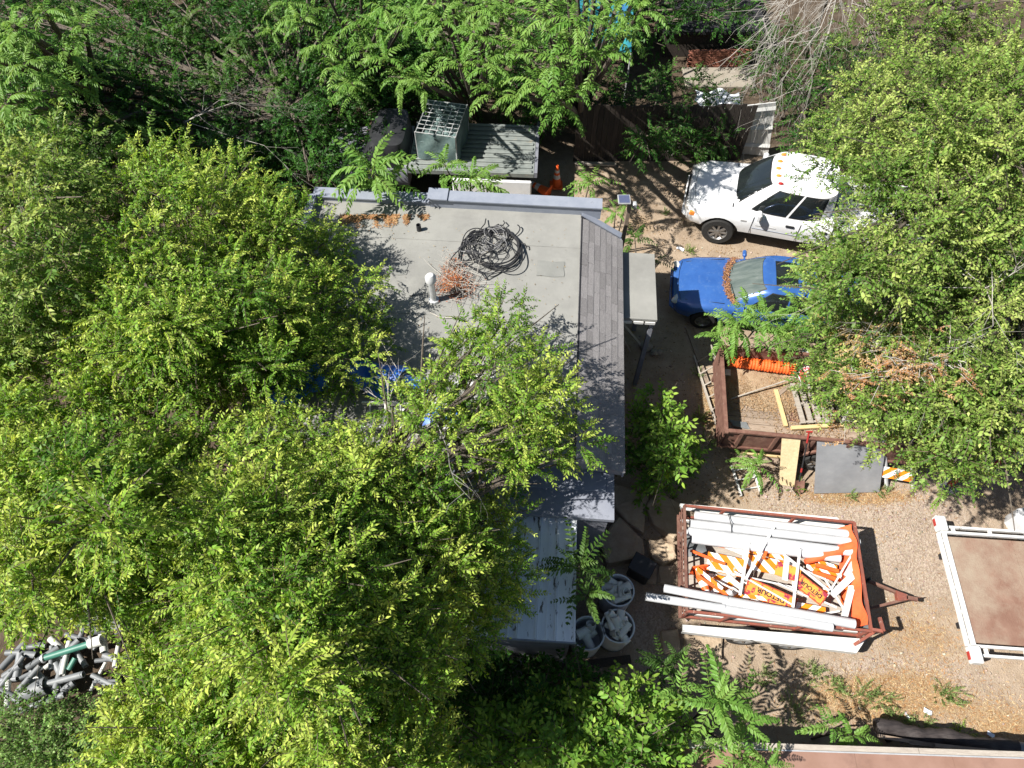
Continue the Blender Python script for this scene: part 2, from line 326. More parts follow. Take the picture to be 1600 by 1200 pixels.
def ground_mat():
    m = bpy.data.materials.new('dirt_and_gravel'); m.use_nodes = True; n = m.node_tree; N = n.nodes; L = n.links
    b = N['Principled BSDF']; b.inputs['Roughness'].default_value = .95; b.inputs['Specular IOR Level'].default_value = .15
    tc = N.new('ShaderNodeTexCoord')
    def noise(sc, det=8, ro=.65):
        q = N.new('ShaderNodeTexNoise'); q.inputs['Scale'].default_value = sc; q.inputs['Detail'].default_value = det; q.inputs['Roughness'].default_value = ro; L.new(tc.outputs['Object'], q.inputs['Vector']); return q.outputs['Fac']
    def ramp(f, *st):
        r_ = N.new('ShaderNodeValToRGB'); e = r_.color_ramp.elements
        while len(e) < len(st): e.new(.5)
        for q, (p, c) in zip(e, st): q.position = p; q.color = (*c, 1)
        L.new(f, r_.inputs[0]); return r_.outputs[0]
    def mix(f, a, c):
        q = N.new('ShaderNodeMix'); q.data_type = 'RGBA'; L.new(f, q.inputs[0]); L.new(a, q.inputs[6]); L.new(c, q.inputs[7]); return q.outputs[2]
    def mask(attr, nz, lo, hi, k=.5):
        a = N.new('ShaderNodeAttribute'); a.attribute_name = attr
        s = N.new('ShaderNodeMath'); s.operation = 'MULTIPLY_ADD'; L.new(nz, s.inputs[0]); s.inputs[1].default_value = k; L.new(a.outputs['Fac'], s.inputs[2])
        r_ = N.new('ShaderNodeMapRange'); r_.inputs[1].default_value = lo; r_.inputs[2].default_value = hi; L.new(s.outputs[0], r_.inputs[0]); return r_.outputs[0]
    big = noise(.8); mid = noise(5); fine = noise(70, 4)
    dirt = ramp(mid, (.3, (0.229, 0.170, 0.118)), (.5, (0.303, 0.237, 0.174)), (.7, (0.355, 0.289, 0.222)))
    vo = N.new('ShaderNodeTexVoronoi'); vo.inputs['Scale'].default_value = 34; L.new(tc.outputs['Object'], vo.inputs['Vector'])
    grav = ramp(vo.outputs['Color'], (.1, (.235, .18, .135)), (.5, (.315, .25, .195)), (.9, (.41, .34, .275)))
    dryc = ramp(fine, (.3, (0.244, 0.155, 0.085)), (.7, (0.348, 0.252, 0.148)))
    shadec = ramp(mid, (.3, (0.052, 0.038, 0.027)), (.7, (0.111, 0.083, 0.058)))
    worn = ramp(noise(1.7, 9, .7), (.35, (.2, .145, .1)), (.62, (.38, .3, .225)))
    hm = N.new('ShaderNodeMath'); hm.operation = 'MULTIPLY'; L.new(big, hm.inputs[0]); hm.inputs[1].default_value = .9
    dirt = mix(hm.outputs[0], dirt, worn)
    c = mix(mask('gravel', mid, .5, .85), dirt, grav)
    c = mix(mask('dry', mid, .55, .9), c, dryc)
    c = mix(mask('shade_soil', big, .6, 1.1), c, shadec)
    fr = N.new('ShaderNodeMapRange'); fr.inputs[1].default_value = .3; fr.inputs[2].default_value = .7; fr.inputs[3].default_value = .78; fr.inputs[4].default_value = 1.15; L.new(fine, fr.inputs[0])
    hs = N.new('ShaderNodeHueSaturation'); L.new(fr.outputs[0], hs.inputs['Value']); L.new(c, hs.inputs['Color'])
    L.new(hs.outputs[0], b.inputs['Base Color'])
    ad = N.new('ShaderNodeMath'); ad.operation = 'ADD'; L.new(fine, ad.inputs[0]); L.new(vo.outputs['Distance'], ad.inputs[1])
    bp = N.new('ShaderNodeBump'); bp.inputs['Strength'].default_value = .55; bp.inputs['Distance'].default_value = .015; L.new(ad.outputs[0], bp.inputs['Height']); L.new(bp.outputs[0], b.inputs['Normal'])
    return m
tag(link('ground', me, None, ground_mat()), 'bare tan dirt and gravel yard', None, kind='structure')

# loose gravel, straw and leaf litter: nobody could count them
def scatter(n, bounds, wfun):
    out = []
    x0, x1, y0, y1 = bounds
    while len(out) < n:
        x = rng.uniform(x0, x1, 4 * n); y = rng.uniform(y0, y1, 4 * n); k = rng.random(4 * n) < wfun(x, y)
        out += list(zip(x[k], y[k]))
    return np.array(out[:n])
def stones(n, bounds, wfun, r0, r1, name, m, label, cat):
    p = scatter(n, bounds, wfun); z = ground_z(p[:, 0], p[:, 1]); s = rng.uniform(r0, r1, n) ** 1.0
    oc = np.array([(1, 0, 0), (-1, 0, 0), (0, 1, 0), (0, -1, 0), (0, 0, .7), (0, 0, -.5)], float)
    V = oc[None] * s[:, None, None] * rng.uniform(.6, 1.3, (n, 6, 1)); a = rng.uniform(0, 6.28, n); ca, sa = np.cos(a), np.sin(a)
    V = np.stack([V[..., 0] * ca[:, None] - V[..., 1] * sa[:, None] + p[:, None, 0], V[..., 0] * sa[:, None] + V[..., 1] * ca[:, None] + p[:, None, 1], V[..., 2] + z[:, None]], -1)
    F = np.array([(0, 2, 4), (2, 1, 4), (1, 3, 4), (3, 0, 4), (2, 0, 5), (1, 2, 5), (3, 1, 5), (0, 3, 5)])
    Q = (F[None] + (np.arange(n) * 6)[:, None, None]).reshape(-1, 3)
    g = rng.uniform(.18, .46, (n, 1)) * np.array([[1, .83, .69]]) + rng.uniform(-.03, .03, (n, 3))
    return tag(link(name, mesh_np(name, V.reshape(-1, 3), Q, np.repeat(g, 6, 0)), None, m), label, cat, kind='stuff')
def tintmat(name, rough=.9):
    m = bpy.data.materials.new(name); m.use_nodes = True; b = m.node_tree.nodes['Principled BSDF']; b.inputs['Roughness'].default_value = rough; b.inputs['Specular IOR Level'].default_value = .2
    a = m.node_tree.nodes.new('ShaderNodeAttribute'); a.attribute_name = 'tint'; m.node_tree.links.new(a.outputs['Color'], b.inputs['Base Color']); return m
X['tint'] = tintmat('loose_stone_and_straw')
stones(9000, (3, 10.5, 1, 7), lambda x, y: zones(x, y)[0] * .9 + .04, .006, .017, 'gravel', X['tint'], 'loose pale gravel scattered over the yard', 'gravel')
stones(900, (0, 11, 1, 14), lambda x, y: .3 + 0 * x, .015, .045, 'loose_stones', X['tint'], 'larger loose stones lying about the dirt yard', 'stones')
def blades(n, pts, zfun, l0, l1, w0, cols, flat=.25):
    """thin straw or leaf blades at given xy points"""
    p = np.asarray(pts); a = rng.uniform(0, 6.28, n); l = rng.uniform(l0, l1, n); t = np.abs(rng.normal(0, flat, n))
    d = np.stack([np.cos(a) * np.cos(t), np.sin(a) * np.cos(t), np.sin(t)], -1); s = np.stack([-np.sin(a), np.cos(a), rng.normal(0, .3, n)], -1) * (w0 * rng.uniform(.6, 1.4, n))[:, None]
    b = np.stack([p[:, 0], p[:, 1], zfun(p[:, 0], p[:, 1]) + rng.uniform(.002, .015, n)], -1)
    V = np.stack([b, b + d * l[:, None] * .5 + s, b + d * l[:, None], b + d * l[:, None] * .5 - s], 1)
    Q = np.arange(n * 4).reshape(n, 4); c = np.asarray(cols)[rng.integers(0, len(cols), n)] * rng.uniform(.5, 1.0, (n, 1))
    return V.reshape(-1, 3), Q, np.repeat(c, 4, 0)
STRAW = [(.55, .38, .2), (.62, .48, .28), (.45, .24, .1), (.38, .2, .09)]
p = scatter(14000, (2.5, 10.5, .8, 9), lambda x, y: zones(x, y)[1] ** 1.2 * .9 + .02)
tag(link('dry_grass', mesh_np('dry_grass', *blades(len(p), p, ground_z, .03, .11, .004, STRAW)), None, X['tint']), 'dry straw and dead grass on the dirt', 'dry grass', kind='stuff')
p = scatter(6000, (-1, 9, 5, 16), lambda x, y: .25 + .5 * (vnoise(x, y, .8, 5) > .6))
tag(link('leaf_litter', mesh_np('leaf_litter', *blades(len(p), p, ground_z, .03, .07, .012, [(.3, .19, .1), (.42, .28, .14), (.2, .13, .07)], .15)), None, X['tint']), 'brown fallen leaves scattered over the dirt', 'leaf litter', kind='stuff')

# ------------------------------------------------------------------ house
HR = -R(4.26)
house = thing('house', 'single storey house with flat grey roof and shingled eave strip', 'house', (1.92, 5.2, 0), HR)
HM = Matrix.Translation(house.location) @ Matrix.Rotation(HR, 4, 'Z')
WX, RX, NY = -6.6, -.87, 5.75     # west end, ridge of the shingle strip, north end
m = MB(); m.box(((WX - .25) / 2, NY / 2, 1.37), (-WX - .25, NY - .3, 2.74)); m.build('wall', X['wall'], house)
m = MB(); m.box(((WX + RX) / 2, NY / 2, 3.07), (RX - WX, NY, .22)); m.build('roof_deck', X['roof'], house)
for i in range(6):    # strips of rolled roofing, each lapped over the next
    y0 = i * (NY / 6); dz = .004 * (i % 2)
    m = MB(); m.grid(lambda u, v: (WX + (RX - WX) * u, y0 - .03 + (NY / 6 + .06) * v, 3.185 + dz + .006 * math.sin(u * 23 + i) * math.sin(v * 3.1) + (.003 if v < .05 else 0)), 30, 4)
    m.box(((WX + RX) / 2, y0 + NY / 12, 3.175 + dz), (RX - WX, NY / 6 + .05, .006)); m.build('roofing_sheet', X['roof'], house, smooth=True)
# sloped strip of shingles on the east eave
sl_ = Vector((-RX, 0, -.40)); S0 = Vector((RX, 0, 3.2)); sn = Vector((.40, 0, -RX)).normalized()
m = MB(); m.add([(RX, 0, 3.17), (0, 0, 2.77), (0, NY - .2, 2.77), (RX, NY - .02, 3.17), (RX, 0, 2.9), (0, 0, 2.66), (0, NY - .2, 2.66), (RX, NY - .02, 2.9)],
                [(0, 1, 2, 3), (7, 6, 5, 4), (0, 4, 5, 1), (1, 5, 6, 2), (2, 6, 7, 3)]); m.build('eave_board', X['wall'], house)
def shingle_mesh(ln, wd):
    m = MB(); m.box((0, 0, 0), (wd, ln - .006, .009)); me = bpy.data.meshes.new('shingle'); me.from_pydata(m.v, [], m.f); me.materials.append(X['shingle']); return me
SM = [shingle_mesh(l_, .19) for l_ in (.30, .42, .55)]; SL = [.30, .42, .55]
tilt = math.atan2(.40, -RX)
for c in range(7):
    y = -.02 - random.random() * .2; f = (c + .5) / 7
    while y < NY - .25:
        k = random.randrange(3); l_ = SL[k]
        yc = min(max(y + l_ / 2, l_ / 2 - .02), NY - .14 - l_ / 2 - (.2 * f))
        o = link('shingle', SM[k], house); P_ = S0 + sl_ * f + sn * (.012 + random.uniform(0, .004))
        o.location = (P_.x, yc, P_.z); o.rotation_euler = (0, tilt - R(2.2), random.uniform(-.006, .006)); y += l_
m = MB(); m.tube([(RX, -.02, 3.205), (RX, NY, 3.205)], .022, 6); m.build('ridge_flashing', X['black'], house)
m = MB(); m.bar((RX, NY - .04, 3.24), (0, NY - .23, 2.84), .13, .03); m.build('hip_flashing', X['flash'], house)
m = MB(); m.box((-.0, NY / 2 - .12, 2.73), (.03, NY - .2, .14)); m.build('drip_edge', X['flash'], house)
def loc(px, py, z): return HM.inverted() @ at(px, py, z)
pa = loc(670, 320, 3.4); pb = loc(940, 322, 3.4); pc = loc(478, 336, 3.3)
yb = NY - .02
m = MB(); m.box(((pa.x + pb.x) / 2, yb + .10, 3.25), (pb.x - pa.x, .24, .3)); m.box(((pa.x + pb.x) / 2, yb + .10, 3.415), (pb.x - pa.x + .03, .3, .03)); m.build('parapet', X['flash'], house)
m = MB(); m.box((pa.x + .16, yb + .10, 3.447), (.42, .34, .03)); m.build('parapet_cap_joint', X['flash'], house)
m = MB(); m.box(((pc.x + pa.x) / 2, yb + .12, 3.16), (pa.x - pc.x - .02, .24, .26)); m.box(((pc.x + pa.x) / 2, yb + .12, 3.305), (pa.x - pc.x - .02, .29, .03)); m.build('low_parapet', X['flash'], house)
m = MB(); m.box((WX, NY / 2, 3.2), (.16, NY, .3)); m.build('parapet', X['flash'], house)
# porch roof on the east side
q0 = loc(972, 394, 2.6); q1 = loc(1027, 500, 2.6)
PX0, PX1, PY0, PY1 = .01, q1.x, q1.y, q0.y
m = MB(); m.box(((PX0 + PX1) / 2, (PY0 + PY1) / 2, 2.565), (PX1 - PX0, PY1 - PY0, .07)); m.build('porch_roof', X['roof'], house)
for i in range(5): m = MB(); m.box(((PX0 + PX1) / 2, PY0 + .05 + i * (PY1 - PY0 - .1) / 4, 2.47), (PX1 - PX0 - .03, .045, .11)); m.build('rafter', X['greywood'], house)
for i in range(3): m = MB(); m.box((PX0 + .13 + i * .235, PY0 - .012, 2.49), (.2, .02, .07)); m.build('fascia_block', X['white'], house)
for yy in (PY0 + .1, PY1 - .1): m = MB(); m.box((PX1 - .07, yy, 1.22), (.09, .09, 2.42)); m.build('porch_post', X['wall'], house)
m = MB(); m.box((-.128, (PY0 + PY1) / 2, 1.05), (.02, .86, 2.05)); dr = m.build('door', X['darkwood'], house)
m = MB(); m.lathe([(0, .05), (.03, .04), (.03, 0)], 8, Matrix.Translation((-.11, (PY0 + PY1) / 2 + .34, 1.0)) @ Matrix.Rotation(R(90), 4, 'Y')); m.build('handle', X['chrome'], dr)
# roof furniture
g = at(678, 470, 3.19)
v = thing('vent_pipe', 'white capped vent pipe standing on the flat grey roof', 'vent', g)
m = MB(); m.lathe([(.11, 0), (.1, .05), (.062, .06), (.06, .62)], 14); m.build('pipe', X['galv'], v, smooth=True)
m = MB(); m.lathe([(.085, .58), (.105, .6), (.105, .7), (.06, .76), (0, .77)], 14); m.build('cap', X['whitemetal'] if False else X['pvc'], v, smooth=True)
m = MB(); m.pipe(at(655, 360, 3.19), at(655, 360, 3.19) + Vector((0, 0, .16)), .05, .01); tag(m.build('roof_vent', X['black'], smooth=True), 'short black vent pipe in the leaf litter by the parapet', 'vent')

# tangle of cable on the roof
cc = at(762, 388, 3.2)
cb = thing('cable_tangle', 'tangled coil of black cable heaped on the flat roof', 'cable', cc)
def loop(cx, cyy, rx, ry, ph, wob, z0, turns=1.0, n=54, rot=0.):
    pts = []
    a1, a2 = random.uniform(0, 6.3), random.uniform(0, 6.3)
    for i in range(n + 1):
        t = ph + turns * 2 * math.pi * i / n
        k = 1 + wob * math.sin(2 * t + a1) + wob * .6 * math.sin(3.3 * t + a2)
        x = rx * k * math.cos(t); y = ry * k * math.sin(t)
        pts.append((cx + x * math.cos(rot) - y * math.sin(rot), cyy + x * math.sin(rot) + y * math.cos(rot), z0 + .03 * math.sin(3 * t + a1)))
    return pts
for i in range(6):    # the tight bundle
    m = MB(); m.tube(loop(.12 + random.uniform(-.03, .03), -.05 + random.uniform(-.03, .03), .5 + random.uniform(-.03, .05), .5 + random.uniform(-.05, .04), random.uniform(3.4, 4.2), random.uniform(.02, .07), .03 + .014 * i, random.uniform(.6, 1.0), rot=.2), .013, 6)
    m.build('cable', X['cable'], cb, smooth=True)
for i in range(8):    # loose loops that spill out of it
    m = MB(); m.tube(loop(random.uniform(-.2, .2), random.uniform(-.2, .2), random.uniform(.3, .66), random.uniform(.22, .6), random.uniform(0, 6), random.uniform(.1, .32), .04 + .012 * i, random.uniform(.6, 1.1), rot=random.uniform(-1.2, 1.2)), random.uniform(.008, .015), 6)
    m.build('cable', X['cable'], cb, smooth=True)
for i in range(9):
    m = MB(); m.tube(loop(random.uniform(-.3, .25), random.uniform(-.2, .25), random.uniform(.12, .36), random.uniform(.1, .25), random.uniform(0, 6), .25, .05 + .012 * i, random.uniform(1, 2.4), 70, random.uniform(0, 3)), .008, 5)
    m.build('wire', X['greycable'] if i % 2 else X['cable'], cb, smooth=True)
for (ax, ay, bx_, by_) in ((-.2, .4, -.05, .78), (.25, .5, .32, .72), (.6, .1, .8, -.05), (-.4, -.5, -.02, -.85), (-.02, -.85, .3, -.5)):
    m = MB(); m.tube([(ax, ay, .06), ((ax + bx_) / 2 + .06, (ay + by_) / 2, .1), (bx_, by_, .05)], .0125, 6); m.build('cable', X['cable'], cb, smooth=True)
# heap of dead twigs and rusty leaves beside it
def twigs(mb, c, n, spread, l0, l1, r0, up=.5, mi=0):
    for _ in range(n):
        p = Vector(c) + Vector((random.gauss(0, spread), random.gauss(0, spread), abs(random.gauss(0, .05))))
        a = random.uniform(0, 6.28); l_ = random.uniform(l0, l1); d = Vector((math.cos(a), math.sin(a), random.uniform(0, up)))
        k = Vector((random.gauss(0, .12), random.gauss(0, .12), random.uniform(-.05, .1))) * l_
        mb.tube([p, p + d * l_ * .5 + k, p + d * l_], [r0, r0 * .75, r0 * .3], 4, mi, False)
bp_ = thing('brush_heap', 'heap of dead twigs and rusty leaves on the roof beside the cable', 'brush', at(712, 438, 3.2))
m = MB(); twigs(m, (0, -.1, .03), 60, .16, .25, .6, .006); twigs(m, (-.02, .25, .03), 40, .13, .2, .5, .005); twigs(m, (.3, -.2, .03), 14, .12, .3, .7, .007); tag(m.build('twigs', X['deadwood'], bp_), kind='stuff')
pp = np.concatenate([rng.normal((0, -.15), (.17, .15), (1500, 2)), rng.normal((-.05, .2), (.1, .17), (700, 2))])
tag(link('dead_leaves', mesh_np('dead_leaves', *blades(len(pp), pp, lambda x, y: .02 + .16 * np.exp(-(x ** 2 + (y + .1) ** 2) / .05) * rng.random(len(x)), .03, .075, .007, [(.42, .13, .05), (.34, .1, .045), (.5, .25, .12)], .5)), bp_, X['tint']), kind='stuff')
# leaf litter drifted along the parapet
a0, a1 = at(530, 352, 3.2), at(668, 352, 3.2)
t = rng.random(9000); dep = np.abs(rng.normal(0, .14, 9000)); keep = vnoise(t * 3.2, dep * 2, .22, 9) > .30 + .5 * t ** 3 + dep * .8; t = t[keep][:2600]; dep = dep[keep][:2600]
pp = np.stack([a0.x + (a1.x - a0.x) * t, a0.y + (a1.y - a0.y) * t + .28 - dep], -1)
tag(link('roof_leaf_litter', mesh_np('roof_leaf_litter', *blades(len(pp), pp, lambda x, y: 3.2 + 0 * x, .03, .08, .007, [(.4, .22, .1), (.34, .15, .065), (.46, .3, .15)], .15)), None, X['tint']), 'drift of orange dry leaves along the roof parapet', 'leaf litter', kind='stuff')
m = MB(); g = at(880, 455, 3.0); m.tube([g, g + Vector((-.06, .06, .02)), g + Vector((.05, .1, .02))], .008, 4); tag(m.build('twig', X['cable']), 'small forked twig lying on the shingle strip', 'twig')
m = MB(); m.tube([at(672, 488, 3.2), at(690, 497, 3.21), at(716, 496, 3.22)], .01, 5); tag(m.build('twig', X['deadwood']), 'pale bent twig on the roof below the vent pipe', 'twig')

# stray leaves and grit blown over the flat roof, and two old patches in the roofing
k = 420; c0 = at(600, 420, 3.2); c1 = at(890, 420, 3.2)
pp = np.stack([rng.uniform(c0.x - 1.5, c1.x, k), rng.uniform(5.6, 10.6, k)], -1)
tag(link('roof_litter', mesh_np('roof_litter', *blades(k, pp, lambda x, y: 3.196 + 0 * x, .015, .05, .006, [(.3, .2, .1), (.2, .14, .08), (.42, .32, .18)], .12)), None, X['tint']), 'stray dry leaves blown over the flat grey roof', 'leaf litter', kind='stuff')
for (px, py, sx, sy) in ((860, 420, .55, .4), (620, 420, .42, .3)):
    g = HM.inverted() @ at(px, py, 3.197); m = MB(); m.grid(lambda u, v: (g.x + (u - .5) * sx + .01 * math.sin(9 * v), g.y + (v - .5) * sy + .012 * math.sin(8 * u), 3.1985 + .003 * math.sin(7 * u) * math.sin(5 * v)), 8, 8); m.build('roof_patch', X['roofpatch'], house, smooth=True)
m = MB(); g = [HM.inverted() @ at(a, b, 3.198) for a, b in ((640, 462), (668, 459), (700, 461))]; m.tube([(q.x, q.y, 3.197) for q in g], .006, 5); m.build('tar_line', X['black'], house)

# stored things on the roof under the tree
def crumple(name, c, sx, sy, rz, m_, label, cat, amp=.1, seed=0, fold=3.):
    mb = MB(); q = random.Random(seed); a = [q.uniform(0, 6) for _ in range(6)]
    def fn(u, v):
        x = (u - .5) * sx; y = (v - .5) * sy
        z = amp * (.6 * math.sin(fold * x * 2.1 + a[0] + 1.5 * math.sin(3 * y + a[1])) + .5 * math.sin(fold * y * 2.7 + a[2] + x * 3) + .3 * math.sin(9 * x + 7 * y + a[3]))
        return (x + .04 * math.sin(8 * y + a[4]), y + .04 * math.sin(8 * x + a[5]), max(.01, z + amp))
    mb.grid(fn, 26, 26, 0, Matrix.Translation(c) @ Matrix.Rotation(rz, 4, 'Z'))
    return tag(mb.build(name, m_, smooth=True), label, cat)
crumple('tarpaulin', at(465, 605, 3.2), 1.0, .8, .3, X['blue_tarp'], 'crumpled blue tarp at the west end of the roof under the tree', 'tarp', .16, 1)
crumple('tarpaulin', at(590, 598, 3.2), 1.0, .55, -.2, X['blue_tarp'], 'crumpled blue tarp on the roof near the tree edge, next to white frames', 'tarp', .2, 2)
crumple('tarpaulin', at(655, 605, 3.35), .55, .3, -.4, X['blue_tarp'], 'small blue tarp scrap folded over the white roof rack', 'tarp', .08, 3)
crumple('tarpaulin', at(690, 655, 3.3), .6, .3, .1, X['blue_tarp'], 'blue tarp strip lying at the south edge of the roof', 'tarp', .08, 4)
def rack(x0, x1, y0, y1, label):
    t_ = thing('ladder', label, 'ladder', at((x0 + x1) / 2, (y0 + y1) / 2, 3.2))
    for yy in (y0, y1):
        m = MB(); m.bar(at(x0, yy, 3.32), at(x1, yy + 4, 3.32), .035, .08); m.build('rail', X['white'], t_, world=True)
    n = int((x1 - x0) / 24)
    for i in range(n):
        xx = x0 + 12 + i * 24; m = MB(); m.tube([at(xx, y0, 3.32), at(xx, y1 + 2, 3.32)], .016, 6); m.build('rung', X['white'], t_, world=True)
rack(566, 800, 630, 668, 'white aluminium ladder lying on the roof under the branches, the longer of two')
rack(740, 876, 590, 622, 'white aluminium ladder lying on the roof, nearer the ridge and shorter')
for i, (a, b, c_, d, lb) in enumerate(((700, 598, 800, 604, 'white pipe on the roof closest to the cable tangle'), (660, 690, 830, 702, 'white pipe along the south edge of the roof'), (632, 640, 640, 690, 'white pipe lying crosswise on the ladder at the roof'), (836, 640, 842, 690, 'white pipe lying crosswise near the shingle strip'))):
    m = MB(); m.pipe(at(a, b, 3.42), at(c_, d, 3.42), .045, .008); tag(m.build('pipe', X['pvc'], smooth=True), lb, 'pipe')
for (a, b, lb) in ((775, 640, 'white plastic bucket on the roof among the branches, the left one'), (842, 606, 'grey post bracket by the shingle strip on the roof')):
    g = at(a, b, 3.2); m = MB(); m.lathe([(0, .01), (.12, 0), (.15, .3), (.16, .3), (.14, .295), (.115, .02), (0, .02)], 16, Matrix.Translation(g)); tag(m.build('bucket', X['pvc'] if a < 800 else X['galv'], smooth=True), lb.replace('grey post bracket', 'grey metal pail'), 'bucket')

# addition with slate painted roof, and the white sheet-metal shed
ad = thing('addition', 'low slate grey painted lean-to roof on the south side of the house', 'lean-to', (1.76, 4.5, 0), HR)
m = MB(); m.box((-1.5, .44, 2.36), (3.0, .92, .1)); m.build('roof', X['graypaint'], ad)
m = MB(); m.box((-1.53, .46, 1.15), (2.9, .8, 2.3)); m.build('wall', X['wall'], ad)
m = MB(); m.box((-.11, .86, 2.47), (.2, .16, .12)); m.build('roof_curb', X['flash'], ad)
m = MB(); m.box((-1.5, .70, 2.43), (2.7, .42, .04)); m.build('flashing', X['flash'], ad)
SW, SH = 2.5, 2.2
p0 = at(899, 1003, SH); p1 = at(902, 760, SH)
rz = math.atan2(p1.y - p0.y, p1.x - p0.x) - math.pi / 2
sh = thing('shed', 'white sheet metal shed with peeling paint beside the barrels', 'shed', (p0.x, p0.y, 0), rz)
SL_ = (p1 - p0).length
m = MB(); m.box((-SW / 2, SL_ / 2, 1.07), (SW - .12, SL_ - .12, 2.14)); m.build('wall', X['wall'], sh)
for i in range(8):
    x1 = -i * SW / 8; x0 = x1 - SW / 8
    m = MB(); m.box(((x0 + x1) / 2, SL_ / 2, SH - .02 - .002 * (i % 2)), (SW / 8 - .006, SL_, .02)); m.box((x1 - .012, SL_ / 2, SH + .004), (.022, SL_ - .004, .03))
    if i % 2: m.box(((x0 + x1) / 2, SL_ / 2, SH - .006), (.02, SL_ - .01, .012))
    m.build('roof_panel', X['whitemetal'], sh)
m = MB(); m.box((-SW / 2, -.012, SH - .06), (SW, .02, .09)); m.build('fascia', X['flash'], sh)

# ------------------------------------------------------------------ vehicles
def carve(o, cutters):
    """cut wheel arches out of a closed body"""
    tmp = []
    for (c, r_, ln) in cutters:
        mb = MB(); n = 26
        mb.tube([Vector(c) - Vector((0, ln / 2, 0)), Vector(c) + Vector((0, ln / 2, 0))], r_, n)
        me = bpy.data.meshes.new('cut'); me.from_pydata([tuple(v) for v in mb.v], [], mb.f); me.update()
        bm = bmesh.new(); bm.from_mesh(me); bmesh.ops.recalc_face_normals(bm, faces=bm.faces); bm.to_mesh(me); bm.free()
        t_ = bpy.data.objects.new('cut', me); col.objects.link(t_); t_.matrix_world = o.matrix_world
        t_.parent = o.parent; tmp.append(t_)
        md = o.modifiers.new('b', 'BOOLEAN'); md.operation = 'DIFFERENCE'; md.object = t_; md.solver = 'EXACT'
    bpy.context.view_layer.update(); dg = bpy.context.evaluated_depsgraph_get()
    me = bpy.data.meshes.new_from_object(o.evaluated_get(dg)); o.modifiers.clear(); o.data = me
    for t_ in tmp: bpy.data.objects.remove(t_)
    try: me.set_sharp_from_angle(angle=R(35))
    except Exception: pass

def body_loft(stations):
    """stations: (d, halfwidth, z bottom, z shoulder, z centre)"""
    mb = MB(); rings = []
    for (d, wd, zb, zs, zc) in stations:
        half = [(wd * .86, zb), (wd * .965, zb + .10), (wd, zb + .30), (wd * 1.0, zb + (zs - zb) * .62), (wd * .975, zs - .07), (wd * .93, zs - .015), (wd * .84, zs + (zc - zs) * .25), (wd * .55, zs + (zc - zs) * .72), (wd * .25, zs + (zc - zs) * .95)]
        ring = [(d, -y, z) for (y, z) in half] + [(d, 0, zc)] + [(d, y, z) for (y, z) in reversed(half)] + [(d, 0, zb - .0)]
        rings.append(ring)
    n = len(rings[0]); vv = [p for r_ in rings for p in r_]; ff = []
    for i in range(len(rings) - 1):
        for j in range(n): j2 = (j + 1) % n; ff.append((i * n + j, (i + 1) * n + j, (i + 1) * n + j2, i * n + j2))
    ff += [tuple(range(n)), tuple(reversed(range((len(rings) - 1) * n, len(rings) * n)))]
    mb.add(vv, ff); return mb

def super_outline(x0, x1, y, ex, n, bulge_f=.0):
    """rounded rectangle outline; index 0 at front centre (x0), going to -y side"""
    pts = []
    for i in range(n):
        a = 2 * math.pi * i / n
        c, s = math.cos(a), math.sin(a)
        k = (abs(c) ** ex + abs(s) ** ex) ** (-1 / ex)
        pts.append(((x0 + x1) / 2 - k * c * (x1 - x0) / 2, -k * s * y))
    return pts

def cabin(base, roof, zb, zr, crown, n=72, nv=6, nr=5):
    """greenhouse surface as rows of n points; rows 0..nv walls, then rings closing the roof"""
    rows = []
    for v in range(nv + 1):
        t_ = v / nv; tt = t_ + .06 * math.sin(math.pi * t_)
        rows.append([(b[0] + (r_[0] - b[0]) * t_, b[1] + (r_[1] - b[1]) * (t_ - .10 * math.sin(math.pi * t_)), zb + (zr - zb) * tt) for b, r_ in zip(base, roof)])
    cx = sum(p[0] for p in roof) / n
    for k in range(1, nr + 1):
        s = 1 - k / nr * .98; rows.append([(cx + (p[0] - cx) * s, p[1] * s, zr + crown * (1 - s * s)) for p in roof])
    return rows
def cabin_mesh(rows):
    n = len(rows[0]); mb = MB(); vv = [p for r_ in rows for p in r_]
    ff = [(i * n + j, i * n + (j + 1) % n, (i + 1) * n + (j + 1) % n, (i + 1) * n + j) for i in range(len(rows) - 1) for j in range(n)]
    ff.append(tuple(range((len(rows) - 1) * n, len(rows) * n)))
    mb.add(vv, ff); return mb
def window(rows, j0, j1, v0, v1, nv=6, off=.006, skew=0.):
    """pane lying just proud of the cabin wall between outline indices j0..j1 and heights v0..v1"""
    n = len(rows[0]); mb = MB()
    def S(j, v):
        j = j % n; a = int(math.floor(j)); f = j - a; vi = min(int(v * nv), nv - 1); g = v * nv - vi
        p = [Vector(rows[r_][q % n]) for r_, q in ((vi, a), (vi, a + 1), (vi + 1, a), (vi + 1, a + 1))]
        return (p[0] * (1 - f) + p[1] * f) * (1 - g) + (p[2] * (1 - f) + p[3] * f) * g
    def fn(u, v):
        vv = v0 + (v1 - v0) * v; jj = j0 + (j1 - j0) * u + skew * (1 - vv)
        p = S(jj, vv); nrm = (S(jj + .3, vv) - S(jj - .3, vv)).cross(S(jj, min(1, vv + .05)) - S(jj, max(0, vv - .05))).normalized()
        c = Vector((sum(q[0] for q in rows[0]) / n, 0, p.z))
        if nrm.dot(p - c) < 0: nrm = -nrm
        return tuple(p + nrm * off)
    mb.grid(fn, 12, 5); return mb

